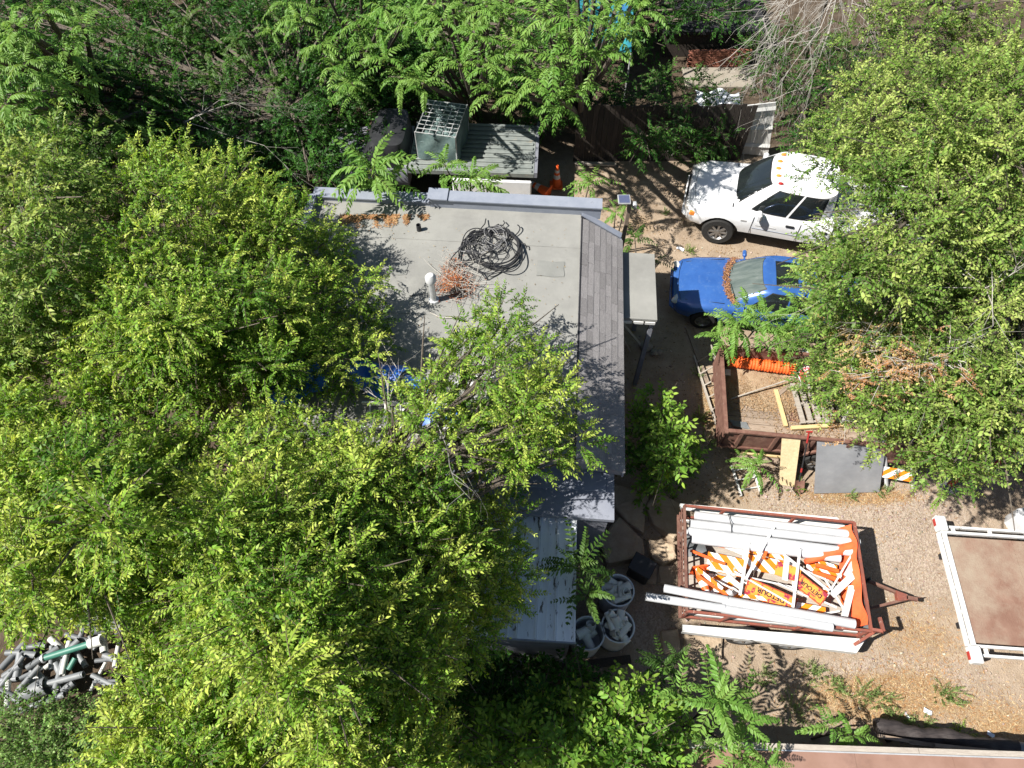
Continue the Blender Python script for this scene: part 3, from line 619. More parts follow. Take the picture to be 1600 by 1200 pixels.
def wheel(parent, c, r_, wd, side, spokes=8):
    w_ = bpy.data.objects.new('wheel', None); col.objects.link(w_); w_.parent = parent; w_.location = c; w_.rotation_euler = (R(90), 0, 0)
    m = MB(); m.lathe([(r_ * .6, -wd / 2), (r_ * .93, -wd / 2), (r_, -wd / 2 + .03), (r_, wd / 2 - .03), (r_ * .93, wd / 2), (r_ * .6, wd / 2)], 28); m.build('tyre', X['tyre'], w_, smooth=True)
    s = wd / 2 * (1 if side < 0 else -1)       # outer face (near side is -y, local z there is +)
    m = MB(); m.lathe([(r_ * .62, s), (r_ * .58, s * .9), (r_ * .52, s * .45), (0.001, s * .4)], 28)
    for k in range(spokes):
        a = 2 * math.pi * k / spokes; m.bar((math.cos(a) * .04, math.sin(a) * .04, s * .8), (math.cos(a) * r_ * .56, math.sin(a) * r_ * .56, s * .85), r_ * .13, .02)
    m.lathe([(.06, s * .7), (.055, s * .95), (0.001, s * .97)], 12); m.build('rim', X['rim'], w_, smooth=True)

def trim(rows, parent, j0, j1, v0=.02, v1=.97):
    """black rubber round a pane, lying between cabin wall and glass"""
    window(rows, j0, j1, v0, v1, off=.003).build('window_trim', X['trim'], parent, smooth=True)

def seam(parent, pts, m_=None):
    mb = MB()
    for a, b in zip(pts[:-1], pts[1:]): mb.bar(a, b, .010, .010)
    return mb.build('door_seam', m_ or X['black'], parent)

# white pickup: local x runs from the nose to the tail, near side is -y
tr = thing('pickup_truck', 'white crew cab pickup truck with amber roof marker lights', 'truck', (4.66, 14.36, 0), math.atan2(-.26, .965))
mb = body_loft([(0, .52, .54, .84, .90), (.03, .70, .5, .92, 1.0), (.10, .84, .48, .99, 1.08), (.22, .93, .46, 1.03, 1.13), (.45, .985, .45, 1.08, 1.19), (1.0, 1.0, .45, 1.14, 1.26), (1.5, 1.0, .46, 1.19, 1.29), (1.75, 1.0, .47, 1.22, 1.30), (2.6, 1.0, .48, 1.24, 1.30), (3.62, 1.0, .5, 1.25, 1.30)])
b = mb.build('body', X['truckwhite'], tr, smooth=True); carve(b, [((.98, 0, .42), .50, 2.6)])
m = MB(); m.box((.98, 0, .62), (.9, 1.55, .5)); m.build('wheel_well', X['black'], tr)
rows = cabin(super_outline(1.14, 3.62, .93, 3.3, 72), super_outline(1.88, 3.5, .74, 4., 72), 1.22, 1.90, .06)
cabin_mesh(rows).build('cab', X['truckwhite'], tr, smooth=True)
n_ = 72
trim(rows, tr, -7.8, 7.8)
for sg in (1, -1): trim(rows, tr, sg * 10.9, sg * 18.5, .04, .94); trim(rows, tr, sg * 19.1, sg * 25.8, .04, .94)
for sg in (-1, 1): m = MB(); m.bar((1.32, sg * .12, 1.30), (1.42, sg * .62, 1.325), .016, .014); m.build('wiper', X['trim'], tr)
m = MB(); m.tube([(1.25, .72, 1.24), (1.12, .74, 1.85)], .006, 5); m.build('antenna', X['trim'], tr)
m = MB(); m.bar((1.16, -.82, 1.2), (1.16, .82, 1.2), .03, .02); m.build('cowl', X['trim'], tr)
window(rows, -7.4, 7.4, .06, .93).build('windshield', X['glass'], tr, smooth=True)
for sg in (1, -1):
    window(rows, sg * 11.2, sg * 18.3, .08, .9).build('side_window', X['glass'], tr, smooth=True)
    window(rows, sg * 19.3, sg * 25.6, .08, .9).build('side_window', X['glass'], tr, smooth=True)
window(rows, 31, 41, .1, .85).build('rear_window', X['glass'], tr, smooth=True)
for (d, y) in ((.98, -.86), (.98, .86), (4.55, -.86), (4.55, .86)): wheel(tr, (d, y, .41), .41, .27, y)
for i in range(5):
    yy = (i - 2) * .27; d = 1.99 + .045 * abs(i - 2) ** 2 * .5
    m = MB(); m.lathe([(.042, 0), (.038, .025), (.02, .04), (.001, .045)], 10, Matrix.Translation((d + .02, yy, 1.925)) @ Matrix.Scale(1.6, 4, (1, 0, 0))); lo = m.build('marker_light', X['amber'] if i else X['redlens'], tr, smooth=True)
for sg in (-1, 1):
    m = MB(); m.box((0, 0, 0), (.2, .28, .2), Matrix.Translation((.13, sg * .68, .9)) @ Matrix.Rotation(sg * R(22), 4, 'Z'), 0, .05); m.build('headlight', X['lamp'], tr)
    m = MB(); m.box((.23, sg * .90, .84), (.16, .09, .16), None, 0, .03); m.build('turn_signal', X['amber'], tr)
    mi_ = MB(); mi_.box((1.80, sg * 1.10, 1.30), (.14, .22, .24), None, 0, .04); mi_.bar((1.80, sg * .85, 1.24), (1.80, sg * 1.05, 1.27), .05, .04); mi_.build('mirror', X['truckwhite'], tr)
    for d in (2.62, 3.42): m = MB(); m.box((d, sg * 1.008, 1.06), (.2, .025, .05)); m.build('door_handle', X['black'], tr)
    seam(tr, [(1.72, sg * 1.004, .60), (1.72, sg * 1.006, 1.0), (1.72, sg * .99, 1.15)]); seam(tr, [(2.86, sg * 1.004, .62), (2.86, sg * 1.006, 1.0), (2.86, sg * .985, 1.17)])
    seam(tr, [(1.75, sg * 1.006, .80), (3.6, sg * 1.006, .80)], X['flash'])
    m = MB(); m.box((1.92, sg * 1.004, .90), (.2, .006, .022)); m.box((2.2, sg * 1.004, .90), (.24, .006, .022)); m.build('nameplate', X['galv'], tr)
    m = MB(); m.box((1.5, sg * 1.003, .98), (.14, .006, .05)); m.build('fender_badge', X['galv'], tr)
m = MB(); m.box((.06, 0, .62), (.2, 1.6, .2), None, 0, .09); m.build('bumper', X['truckwhite'], tr)
m = MB(); m.box((.02, 0, .86), (.07, .86, .24), None, 0, .03); m.build('grille', X['black'], tr)
for sg in (-1, 1): m = MB(); m.bar((.50, sg * .5, 1.175), (1.3, sg * .6, 1.23), .012, .01); m.build('hood_crease', X['flash'], tr)
m = MB(); m.tube([(.34, -.8, 1.075), (.22, -.6, 1.09), (.17, -.3, 1.1), (.155, 0, 1.105), (.17, .3, 1.1), (.22, .6, 1.09), (.34, .8, 1.075)], .006, 4); m.build('hood_seam', X['black'], tr)
m = MB()
for sg in (-1, 1): m.box((4.72, sg * .96, .93), (2.1, .08, .72), None, 0, .03)
m.box((4.72, 0, .68), (2.1, 1.84, .06)); m.box((3.72, 0, .95), (.05, 1.84, .6)); m.box((5.76, 0, .93), (.07, 1.9, .68), None, 0, .02); m.build('truck_bed', X['truckwhite'], tr)
m = MB(); m.box((5.85, 0, .55), (.18, 1.9, .2), None, 0, .04); m.build('rear_bumper', X['chrome'], tr)
m = MB(); m.box((3.2, 0, .5), (5.0, 1.2, .2)); m.build('chassis', X['black'], tr)

def sedan(name, label, loc_, rz, paint, sunroof, glass):
    c = thing(name, label, 'car', loc_, rz)
    mb = body_loft([(0, .38, .38, .60, .62), (.03, .55, .32, .64, .67), (.10, .68, .30, .67, .71), (.22, .78, .28, .71, .765), (.5, .84, .26, .76, .85), (.95, .855, .25, .82, .92), (1.3, .86, .25, .865, .95), (2.2, .865, .25, .90, .95), (3.4, .86, .26, .92, .97), (4.1, .83, .3, .91, .97), (4.4, .74, .34, .85, .9), (4.46, .62, .4, .76, .8)])
    b = mb.build('body', paint, c, smooth=True); carve(b, [((.82, 0, .30), .36, 2.2), ((3.45, 0, .30), .36, 2.2)])
    rows = cabin(super_outline(1.22, 3.95, .79, 3.4, 72), super_outline(2.0, 3.2, .59, 4.0, 72), .885, 1.335, .045)
    cabin_mesh(rows).build('cabin', paint, c, smooth=True)
    trim(rows, c, -8.7, 8.7)
    for sg in (1, -1): trim(rows, c, sg * 11.2, sg * 17.8, .05, .95); trim(rows, c, sg * 18.25, sg * 24.7, .05, .95)
    for sg in (0, 1): m = MB(); m.bar((1.33 + .03 * sg, -.15 + .5 * sg, .975), (1.42, -.62 + .5 * sg, 1.0), .014, .012); m.build('wiper', X['trim'], c)
    m = MB(); m.tube([(.20, -.6, .742), (.15, -.3, .735), (.135, 0, .735), (.15, .3, .735), (.20, .6, .742)], .005, 4); m.build('hood_gap', X['trim'], c)
    window(rows, -8.2, 8.2, .05, .96).build('windshield', glass, c, smooth=True)
    for sg in (1, -1):
        window(rows, sg * 11.5, sg * 17.6, .1, .9).build('side_window', X['glass'], c, smooth=True)
        window(rows, sg * 18.4, sg * 24.5, .1, .9).build('side_window', X['glass'], c, smooth=True)
        m = MB(); m.box((0, 0, 0), (.15, .36, .1), Matrix.Translation((.125, sg * .50, .655)) @ Matrix.Rotation(sg * R(24), 4, 'Z'), 0, .04); m.build('headlight', X['lamp'], c)
        m = MB(); m.box((1.66, sg * .88, .97), (.1, .2, .12), None, 0, .035); m.bar((1.66, sg * .7, .93), (1.66, sg * .84, .95), .04, .03); m.build('mirror', paint, c)
        m = MB(); m.box((2.5, sg * .868, .76), (.16, .02, .035)); m.build('door_handle', X['black'], c)
        seam(c, [(1.4, sg * .862, .42), (1.4, sg * .864, .7), (1.45, sg * .84, .85)]); seam(c, [(2.66, sg * .868, .42), (2.66, sg * .87, .7), (2.66, sg * .845, .86)])
        m = MB(); m.bar((.3, sg * .60, .752), (1.2, sg * .70, .888), .014, .01); m.build('hood_seam', X['black'], c)
        m = MB(); m.box((4.43, sg * .55, .7), (.08, .3, .14), None, 0, .02); m.build('tail_light', X['redlens'], c)
    window(rows, 30, 42, .08, .9).build('rear_window', X['glass'], c, smooth=True)
    m = MB(); m.box((.08, 0, .43), (.2, 1.28, .2), None, 0, .08); m.build('bumper', paint, c)
    m = MB(); m.box((.06, 0, .60), (.05, .62, .07)); m.build('grille', X['black'], c)
    if sunroof:
        m = MB(); m.grid(lambda u, v: (2.26 + .5 * u, -.38 + .76 * v, 1.371 + .012 * math.sin(math.pi * v) - .006 * abs(u - .5)), 6, 8); m.build('sunroof', X['glass'], c, smooth=True)
    for (d, y) in ((.82, -.74), (.82, .74), (3.45, -.74), (3.45, .74)): wheel(c, (d, y, .30), .30, .2, y, 6)
    return c
car = sedan('parked_car', 'blue sedan with leaf filled windshield cowl parked beside the house', (3.91, 11.30, 0), math.atan2(-.16, .987), X['carblue'], True, X['dustglass'])
CM = Matrix.Translation(car.location) @ Matrix.Rotation(car.rotation_euler.z, 4, 'Z')
t = rng.uniform(-1, 1, 900); pl = np.stack([1.235 + .2 * np.abs(t) ** 2.6 * 1.2 - .02 + rng.uniform(-.07, .07, 900), t * .74], -1)
V, Q, C_ = blades(900, pl, lambda x, y: .955 - .06 * np.abs(y) ** 2 + rng.uniform(0, .03, len(x)), .03, .07, .011, [(.32, .15, .07), (.42, .24, .13), (.24, .11, .06)], .3)
tag(link('cowl_leaves', mesh_np('cowl_leaves', V, Q, C_), car, X['tint']), 'rust brown dead leaves filling the cowl', kind='stuff')
g = at(1578, 700, .6); sedan('parked_car', 'silver car half hidden under the tree at the right edge', (g.x + .05, g.y + .55, 0), R(-8), X['carsilver'], False, X['glass'])

# ------------------------------------------------------------------ dump trailer
A, B_ = at(1125, 541, 1.25), at(1133, 675, 1.25)
ey = (A - B_).normalized(); ex = Vector((ey.y, -ey.x, 0)); TW = (A - B_).length; TL = 4.3
dt = thing('dump_trailer', 'rusty maroon dump trailer with plank floor beside the blue car', 'trailer', (B_.x, B_.y, 0), math.atan2(ex.y, ex.x))
m = MB(); m.box((TL / 2, TW / 2, .60), (TL, TW - .02, .06)); m.build('bed_floor', X['rust'], dt)
for (nm, c, s) in (('rear_wall', (.02, TW / 2, .93), (.03, TW, .64)), ('front_wall', (TL, TW / 2, .93), (.05, TW, .64)), ('side_wall', (TL / 2 + .03, TW - .02, .93), (TL - .1, .04, .64)), ('side_wall', (TL / 2 + .03, .07, .93), (TL - .1, .04, .64))):
    m = MB(); m.box(c, s)
    if nm == 'side_wall':
        m.box((TL / 2, c[1] if c[1] > 1 else .03, 1.255), (TL + .02, .065, .05))
        for i in range(6): m.box((.35 + i * .72, c[1] + (.045 if c[1] > 1 else -.045), .9), (.07, .05, .6))
    else: m.box((c[0], TW / 2, 1.258), (.08, TW + .06, .05))
    m.build(nm, X['rust'], dt)
m = MB()
for yy in (.35, TW - .35): m.box((TL / 2, yy, .48), (TL, .08, .18))
m.box((TL / 2, TW / 2, .40), (.09, TW, .09)); m.bar((1.5, -.02, .42), (2.0, -.02, .85), .05, .06); m.build('frame', X['rust'], dt)
for d in (2.15, 2.95):
    for y in (-.0, TW): wheel(dt, (d, y + (.05 if y == 0 else -.05), .33), .33, .2, -1 if y == 0 else 1, 5)
for i in range(12):     # floor planks
    y0 = .1 + i * (TW - .2) / 12
    x1 = (1.5 if i < 6 else 1.7) + random.uniform(-.07, .07) + (.25 if i in (2, 3) else 0)
    m = MB(); m.box(((.12 + x1) / 2, y0 + (TW - .2) / 24, .652 + random.uniform(0, .006)), (x1 - .12, (TW - .2) / 12 - .012, .035)); m.build('floor_plank', X['wood'], dt)
for i in range(8):
    y0 = .12 + i * (TW - .24) / 8; m = MB(); m.box((3.0, y0 + .12, .65), (2.3, .23, .03)); m.build('floor_plank', X['wood'], dt)
DM = Matrix.Translation(dt.location) @ Matrix.Rotation(dt.rotation_euler.z, 4, 'Z')
def dp(x, y, z): return DM @ Vector((x, y, z))
k = 5200; lx = np.concatenate([rng.uniform(.15, 1.8, 3000), rng.uniform(1.2, 2.8, 2200)]); ly = np.concatenate([rng.uniform(1.05, TW - .12, 3000) - .35 * np.abs(rng.normal(0, .6, 3000)), rng.uniform(.1, TW - .1, 2200)])
ly = np.clip(ly, .08, TW - .08); V, Q, C_ = blades(k, np.stack([lx, ly], -1), lambda x, y: .675 + .02 * rng.random(len(x)), .03, .1, .006, [(.38, .27, .17), (.46, .34, .21), (.28, .18, .1), (.4, .24, .12)], .12)
tag(link('bed_litter', mesh_np('bed_litter', V, Q, C_), dt, X['tint']), 'dry straw and leaf litter over the trailer floor', kind='stuff')
m = MB(); m.grid(lambda u, v: (.14 + 1.62 * u, 1.02 + .1 * math.sin(u * 9) + (TW - 1.16 - .1 * math.sin(u * 9)) * v, .677 + .03 * v * (1 + .6 * math.sin(9 * u + 5 * v))), 24, 12); m.build('bed_dirt', mat('dry_bed_soil', (.36, .25, .16), (.46, .34, .22), 9, .95, bump=.6, c3=(.3, .19, .11), s3=6, t3=.55), dt, smooth=True)
# orange safety fence roll
p, q = at(1136, 563, .86), at(1242, 577, .86); n = 44
pts = [p.lerp(q, i / n) for i in range(n + 1)]
m = MB(); m.tube(pts, [.125 + .014 * (i % 2) + .006 * math.sin(i) for i in range(n + 1)], 16); tag(m.build('fence_roll', X['fence_orange'], smooth=False), 'roll of orange plastic safety fence in the dump trailer', 'fence roll')
# stop paddle on a pole
sp = thing('stop_paddle', 'red octagonal stop paddle on a pale pole lying in the dump trailer', 'sign', at(1262, 587, .9))
m = MB(); m.tube([at(1142, 623, .72), at(1246, 589, .92)], .018, 8); m.build('pole', X['greywood'], sp, world=True)
PM = frame(at(1262, 587, .93), at(1262, 587, .93) - at(1142, 623, .74), Vector((0, -.3, 1)))
oc = lambda r_: [(r_ * math.cos(R(22.5 + 45 * i)), r_ * math.sin(R(22.5 + 45 * i))) for i in range(8)]
m = MB(); m.prism(oc(.22), -.006, .002, 0, PM); m.build('border', X['white'], sp, world=True)
m = MB(); m.prism(oc(.197), .0025, .005, 0, PM); m.build('face', X['stopface'], sp, world=True)
def text(body, size, M, m_, parent, name='lettering'):
    cu = bpy.data.curves.new('t', 'FONT'); cu.body = body; cu.size = size; cu.align_x = 'CENTER'; cu.align_y = 'CENTER'; cu.offset = .004 * size / .1
    to = bpy.data.objects.new('t', cu); col.objects.link(to); bpy.context.view_layer.update()
    me = bpy.data.meshes.new_from_object(to.evaluated_get(bpy.context.evaluated_depsgraph_get())); bpy.data.objects.remove(to)
    me.materials.clear(); me.materials.append(m_); me.transform(M)
    if parent is not None:
        pm_ = Matrix.Translation(parent.location) @ Matrix.Rotation(parent.rotation_euler.z, 4, 'Z'); me.transform(pm_.inverted())
    return link(name, me, parent)
text('STOP', .13, PM @ Matrix.Translation((0, 0, .0075)) @ Matrix.Rotation(R(-90), 4, 'Z'), X['white'], sp)
# pallet
pm_ = frame(at(1275, 632, .72), at(1262, 600, .72) - at(1282, 664, .72), Vector((0, 0, 1)))
pal = thing('pallet', 'grey wooden pallet lying in the dump trailer', 'pallet', at(1275, 632, .68))
for i in range(6): m = MB(); m.box((0, -.42 + i * .17, .09), (1.0, .105, .02), pm_ @ Matrix.Rotation(random.uniform(-.02, .02), 4, 'Z')); m.build('slat', X['greywood'], pal, world=True)
for i in range(3): m = MB(); m.box((-.45 + .45 * i, 0, .035), (.045, .95, .085), pm_); m.build('stringer', X['greywood'], pal, world=True)
def bar1(name, p, q, wd, th, m_, label, cat, up=Vector((0, 0, 1))):
    mb = MB(); M_ = frame(p, Vector(q) - Vector(p), up); L_ = (Vector(q) - Vector(p)).length
    mb.box((L_ / 2, 0, 0), (L_, wd, th)); me = bpy.data.meshes.new(name); me.from_pydata([tuple(v) for v in mb.v], [], mb.f); me.materials.append(m_)
    o = link(name, me); o.matrix_world = M_; return tag(o, label, cat)
bar1('lumber', at(1212, 609, .72), at(1228, 666, .72), .085, .04, X['pine'], 'yellow pine stud lying across the trailer floor', 'lumber')
bar1('lumber', at(1214, 618, .70), at(1233, 602, .70), .09, .04, X['wood'], 'short brown board beside the pine stud in the trailer', 'lumber')
bar1('lumber', at(1236, 669, .74), at(1320, 664, .74), .08, .06, X['pine'], 'pale beam along the pallet foot in the dump trailer', 'lumber')
g = at(1256, 566, .68); m = MB(); m.lathe([(0, .0), (.13, .0), (.15, .34), (.165, .34), (.165, .36), (0, .365)], 18, Matrix.Translation(g)); tag(m.build('bucket', X['pvc'], smooth=True), 'white lidded bucket beside the orange fence roll', 'bucket')
crumple('rag', at(1155, 664, .68), .35, .16, .1, X['greypipe'], 'grey crumpled rag in the near corner of the dump trailer', 'rag', .04, 11)
crumple('rag', at(1137, 585, .68), .12, .16, .1, X['whitecloth'], 'pale rag against the rear wall of the dump trailer', 'rag', .03, 12)
# things leaning on the near side
def sheet(name, tl, tr_, br, bl, th, m_, label, cat):
    tl, tr_, br, bl = map(Vector, (tl, tr_, br, bl)); x = (tr_ - tl).normalized(); nrm = x.cross(bl - tl).normalized() * -1
    if nrm.z < 0: nrm = -nrm
    mb = MB(); vv = [tl, tr_, br, bl]; vv = vv + [v - nrm * th for v in vv]
    mb.add(vv, [(3, 2, 1, 0), (4, 5, 6, 7), (0, 1, 5, 4), (1, 2, 6, 5), (2, 3, 7, 6), (3, 0, 4, 7)]); return tag(mb.build(name, m_), label, cat)
sheet('plywood_board', at(1222, 682, 1.22), at(1251, 685, 1.22), at(1241, 761, .02), at(1217, 757, .02), .02, X['ply'], 'narrow plywood board leaning against the dump trailer', 'board')
sheet('steel_plate', at(1277, 688, 1.21), at(1385, 690, 1.21), at(1374, 769, .03), at(1272, 771, .03), .012, X['steel'], 'large dark steel plate leaning against the dump trailer', 'plate')
sv = thing('shovel', 'red and black shovel leaning on the dump trailer beside the plywood', 'shovel', at(1247, 766, 0))
a_, b2 = at(1264, 676, 1.42), at(1249, 752, .2)
m = MB(); m.tube([a_, b2], .016, 8); m.build('handle', X['black'], sv, world=True)
m = MB(); m.tube([a_, a_.lerp(b2, .2)], .02, 8); m.bar(a_ + Vector((-.06, 0, .03)), a_ + Vector((.06, 0, .03)), .03, .03); m.build('grip', X['red'], sv, world=True)
m = MB(); m.tube([a_.lerp(b2, .72), a_.lerp(b2, .8)], .021, 8); m.build('collar', X['red'], sv, world=True)
BM_ = frame(b2, at(1246, 772, .0) - b2, Vector((0, -.4, 1)))
m = MB(); m.grid(lambda u, v: (.3 * u - .02, (.10 + .02 * u - .09 * max(0, u - .75) * 4 * abs(v - .5) * 2) * (2 * v - 1), .035 * (2 * v - 1) ** 2), 8, 8, 0, BM_); m.build('blade', X['rust'], sv, world=True, smooth=True)
# ladder leaning on the rear wall
ld = thing('ladder', 'pale ladder leaning on its side against the dump trailer rear wall', 'ladder', at(1105, 620, 0))
r0, r1 = at(1084, 556, .06), at(1129, 692, .06); off = Vector((.30, .0, .42))
for a_ in (r0, r0 + off): m = MB(); m.bar(a_, a_ + (r1 - r0), .035, .075); m.build('rail', X['greywood'], ld, world=True)
for i in range(7): p = r0.lerp(r1, (i + .6) / 7.2); m = MB(); m.tube([p, p + off], .017, 7); m.build('rung', X['greywood'], ld, world=True)
bar1('lumber', at(1074, 512, .05), at(1106, 600, .05), .09, .05, X['wood'], 'long brown board on the ground between car and ladder', 'lumber')
for i, lb in enumerate(('lower board of the small lumber stack by the trailer corner', 'middle board of the small lumber stack by the trailer corner', 'top board of the small lumber stack by the trailer corner')):
    bar1('lumber', at(1150 + 8 * i, 712 - 7 * i, .1 + .1 * i), at(1222 + 3 * i, 722 - 10 * i, .1 + .1 * i), .13, .05, X['wood'] if i != 1 else X['pine'], lb, 'lumber')
sk = thing('ladder', 'white ladder lying on the dirt under the small leafy sapling', 'ladder', at(1150, 750, 0))
for (a_, b2) in ((at(1143, 728, .05), at(1158, 775, .05)), (at(1172, 722, .05), at(1188, 768, .05))): m = MB(); m.bar(a_, b2, .035, .06); m.build('rail', X['white'], sk, world=True)
for i in range(3): m = MB(); m.tube([at(1146 + 6 * i, 735 + 15 * i, .05), at(1176 + 6 * i, 730 + 15 * i, .05)], .015, 6); m.build('rung', X['white'], sk, world=True)
# barricade
bc = thing('barricade', 'orange and white striped barricade standing right of the steel plate', 'barricade', at(1405, 752, 0))
def board(parent, p, q, wd, m_, up, name='board'):
    M_ = frame(p, q - p, up); L_ = (q - p).length; mb = MB(); mb.box((0, 0, 0), (L_, wd, .02)); me = bpy.data.meshes.new(name); me.from_pydata([tuple(v) for v in mb.v], [], mb.f); me.materials.append(m_)
    o = link(name, me, parent); W_ = M_ @ Matrix.Translation((L_ / 2, 0, 0))
    if parent is not None: o.matrix_local = (Matrix.Translation(parent.location) @ Matrix.Rotation(parent.rotation_euler.z, 4, 'Z')).inverted() @ W_
    else: o.matrix_world = W_
    return o
fu = Vector((0, -1, .55))
board(bc, at(1372, 698, .95), at(1470, 712, .95), .26, X['stripe_b'], fu); board(bc, at(1372, 736, .45), at(1428, 745, .45), .26, X['stripe_b'], fu)
for xx in (1382, 1424): m = MB(); m.bar(at(xx, 690, 1.1) + Vector((0, .03, 0)), at(xx + 4, 765, 0) + Vector((0, .03, 0)), .05, .05); m.build('post', X['white'], bc, world=True)
for (px, py, lb) in ((1481, 752, 'red channelizer post with grey base under the right tree, the nearer one'), (1543, 728, 'red channelizer post with grey base under the right tree, the farther one')):
    t_ = thing('channelizer_post', lb, 'traffic post', at(px, py + 8, 0), 0, 'red channelizer posts under the tree')
    m = MB(); m.lathe([(.055, .06), (.05, 1.0), (.03, 1.06), (0.001, 1.07)], 14); m.build('tube', X['red'], t_, smooth=True)
    m = MB(); m.lathe([(.2, 0), (.2, .05), (.08, .09), (.06, .1)], 8); m.build('base', X['greypipe'], t_)

# ------------------------------------------------------------------ trailer full of detour signs
c_tl, c_tr, c_br, c_bl = at(1075, 790, 1.1), at(1340, 818, 1.1), at(1358, 985, 1.1), at(1064, 955, 1.1)
ex = ((c_tr - c_tl) + (c_br - c_bl)).normalized(); U0 = math.atan2(ex.y, ex.x)
cen = (c_tl + c_tr + c_br + c_bl) / 4; DL = 3.22; DW = 2.02
ut = thing('utility_trailer', 'white utility trailer with rusty red rails full of road signs', 'trailer', (cen.x, cen.y, 0), U0)
UM = Matrix.Translation(ut.location) @ Matrix.Rotation(U0, 4, 'Z')
hx, hy = DL / 2, DW / 2
m = MB(); m.box((0, 0, .50), (DL - .04, DW - .3, .06)); m.build('floor', X['greywood'], ut)
m = MB()
for sg in (-1, 1): m.box((0, sg * (hy - .2), .42), (DL, .08, .12))
for d in (-1.2, -.4, .4, 1.2): m.box((d, 0, .42), (.07, DW - .5, .1))
m.build('frame', X['rust'], ut)
for sg in (-1, 1):
    m = MB(); m.bar((-hx, sg * hy, 1.1), (hx, sg * hy, 1.1), .045, .045); m.bar((-hx, sg * (hy - .03), .62), (hx, sg * (hy - .03), .62), .04, .06); m.build('top_rail', X['redrail'], ut)
    for d in (-hx + .02, -.9, .45, hx - .02):
        m = MB(); m.bar((d, sg * (hy - .03), .56), (d + (.06 if abs(d) < 1 else 0), sg * hy, 1.1), .045, .045, 0, Vector((1, 0, 0))); m.build('post', X['redrail'], ut)
    m = MB(); m.box((0, sg * (hy - .10), .57), (DL, .03, .12)); m.build('side_board', X['white'], ut)
    # fender running along each side
    poly = [(-hx + .02, -.1), (hx + .1, .0), (hx - .08, -.24), (-hx + .02, -.2)]
    m = MB(); m.prism([(a, sg * (hy + .02 - b * 1)) if sg > 0 else (a, -hy - .02 + b) for a, b in poly], .60, .63)
    m.bar((-hx + .02, sg * (hy + .235), .56), (hx - .09, sg * (hy + .27), .56), .02, .13); m.build('fender', X['white'], ut)
for d in (-.42, .42):
    for sg in (-1, 1): wheel(ut, (d, sg * (hy + .12), .31), .31, .2, sg, 5)
# rear gate of rusty bars
gt = MB(); gt.bar((-hx, -hy, 1.1), (-hx, hy, 1.1), .05, .05); gt.bar((-hx - .02, -hy, .6), (-hx - .02, hy, .6), .05, .05)
gt.build('rear_rail', X['rust'], ut)
for i in range(9): m = MB(); yy = -hy + .1 + i * (DW - .2) / 8; m.bar((-hx - .01, yy, .6), (-hx, yy, 1.1), .02, .03, 0, Vector((0, 1, 0))); m.build('gate_bar', X['rust'], ut)
for z in (.76, .93): m = MB(); m.bar((-hx - .02, -hy, z), (-hx - .02, hy, z), .02, .025); m.build('gate_bar', X['rust'], ut)
m = MB(); m.bar((hx, -hy, 1.1), (hx, hy, 1.1), .05, .05); m.bar((hx, -hy, .6), (hx, hy, .6), .05, .06); m.build('front_rail', X['redrail'], ut)
m = MB(); m.box((hx + .03, 0, .83), (.02, DW - .06, .5)); m.build('front_panel', X['greypipe'], ut)
m = MB(); m.bar((hx + .02, -hy + .02, 1.13), (hx + .15, -hy - .02, 1.24), .05, .05); m.bar((hx + .15, -hy - .02, 1.24), (hx + .13, -hy + .22, 1.22), .05, .05); m.bar((hx - .12, -hy - .14, .64), (hx + .04, -hy - .01, 1.12), .05, .05); m.build('corner_brace', X['redrail'], ut)
hp = UM.inverted() @ at(1415, 934, .45)
for sg in (-1, 1): m = MB(); m.bar((hx - .3, hp.y + sg * .5, .44), (hp.x, hp.y + sg * .03, .44), .045, .07); m.build('tongue', X['rust'], ut)
m = MB(); m.add([(hp.x - .18, hp.y - .09, .5), (hp.x + .02, hp.y - .05, .5), (hp.x + .02, hp.y + .05, .5), (hp.x - .18, hp.y + .11, .5), (hp.x - .18, hp.y - .09, .4), (hp.x + .02, hp.y - .05, .4), (hp.x + .02, hp.y + .05, .4), (hp.x - .18, hp.y + .11, .4)], [(0, 1, 2, 3), (7, 6, 5, 4), (0, 4, 5, 1), (1, 5, 6, 2), (2, 6, 7, 3), (3, 7, 4, 0)]); m.build('tongue_plate', X['redrail'], ut)
m = MB(); m.bar((hp.x, hp.y, .47), (hp.x + .2, hp.y - .02, .47), .07, .06); m.tube([(hp.x + .12, hp.y, .44), (hp.x + .3, hp.y + .05, .42)], .012, 6); m.build('coupler', X['rust'], ut)
m = MB(); m.tube([(hx + .3, hp.y + .2, .05), (hx + .3, hp.y + .2, .75)], .03, 8); m.lathe([(.09, 0), (.09, .02), (.03, .05)], 10, Matrix.Translation((hx + .3, hp.y + .2, .01))); m.build('jack', X['black'], ut)
# orange canvas bunched over the front rail
m = MB()
def canvas(u, v):
    y = -hy + .1 + (DW - .16) * u; x = hx - .06 - .10 * math.sin(3.1 * u + .4) * v - .25 * v * (1 if u > .8 else 0) * (u - .8) * 4
    return (x - .10 * v + .02 * math.sin(18 * u), y, 1.135 - .42 * v + .025 * math.sin(25 * u + 4 * v) - .03 * math.sin(6 * u))
m.grid(canvas, 40, 10); cv = m; cv.v = [tuple(UM @ Vector(p_)) for p_ in cv.v]
tag(cv.build('canvas', X['tarp_orange'], smooth=True), 'orange canvas hung inside the front rail of the sign trailer', 'canvas')
def up_(x, y, z): return UM @ Vector((x, y, z))
def upx(px, py, z): return at(px, py, z)
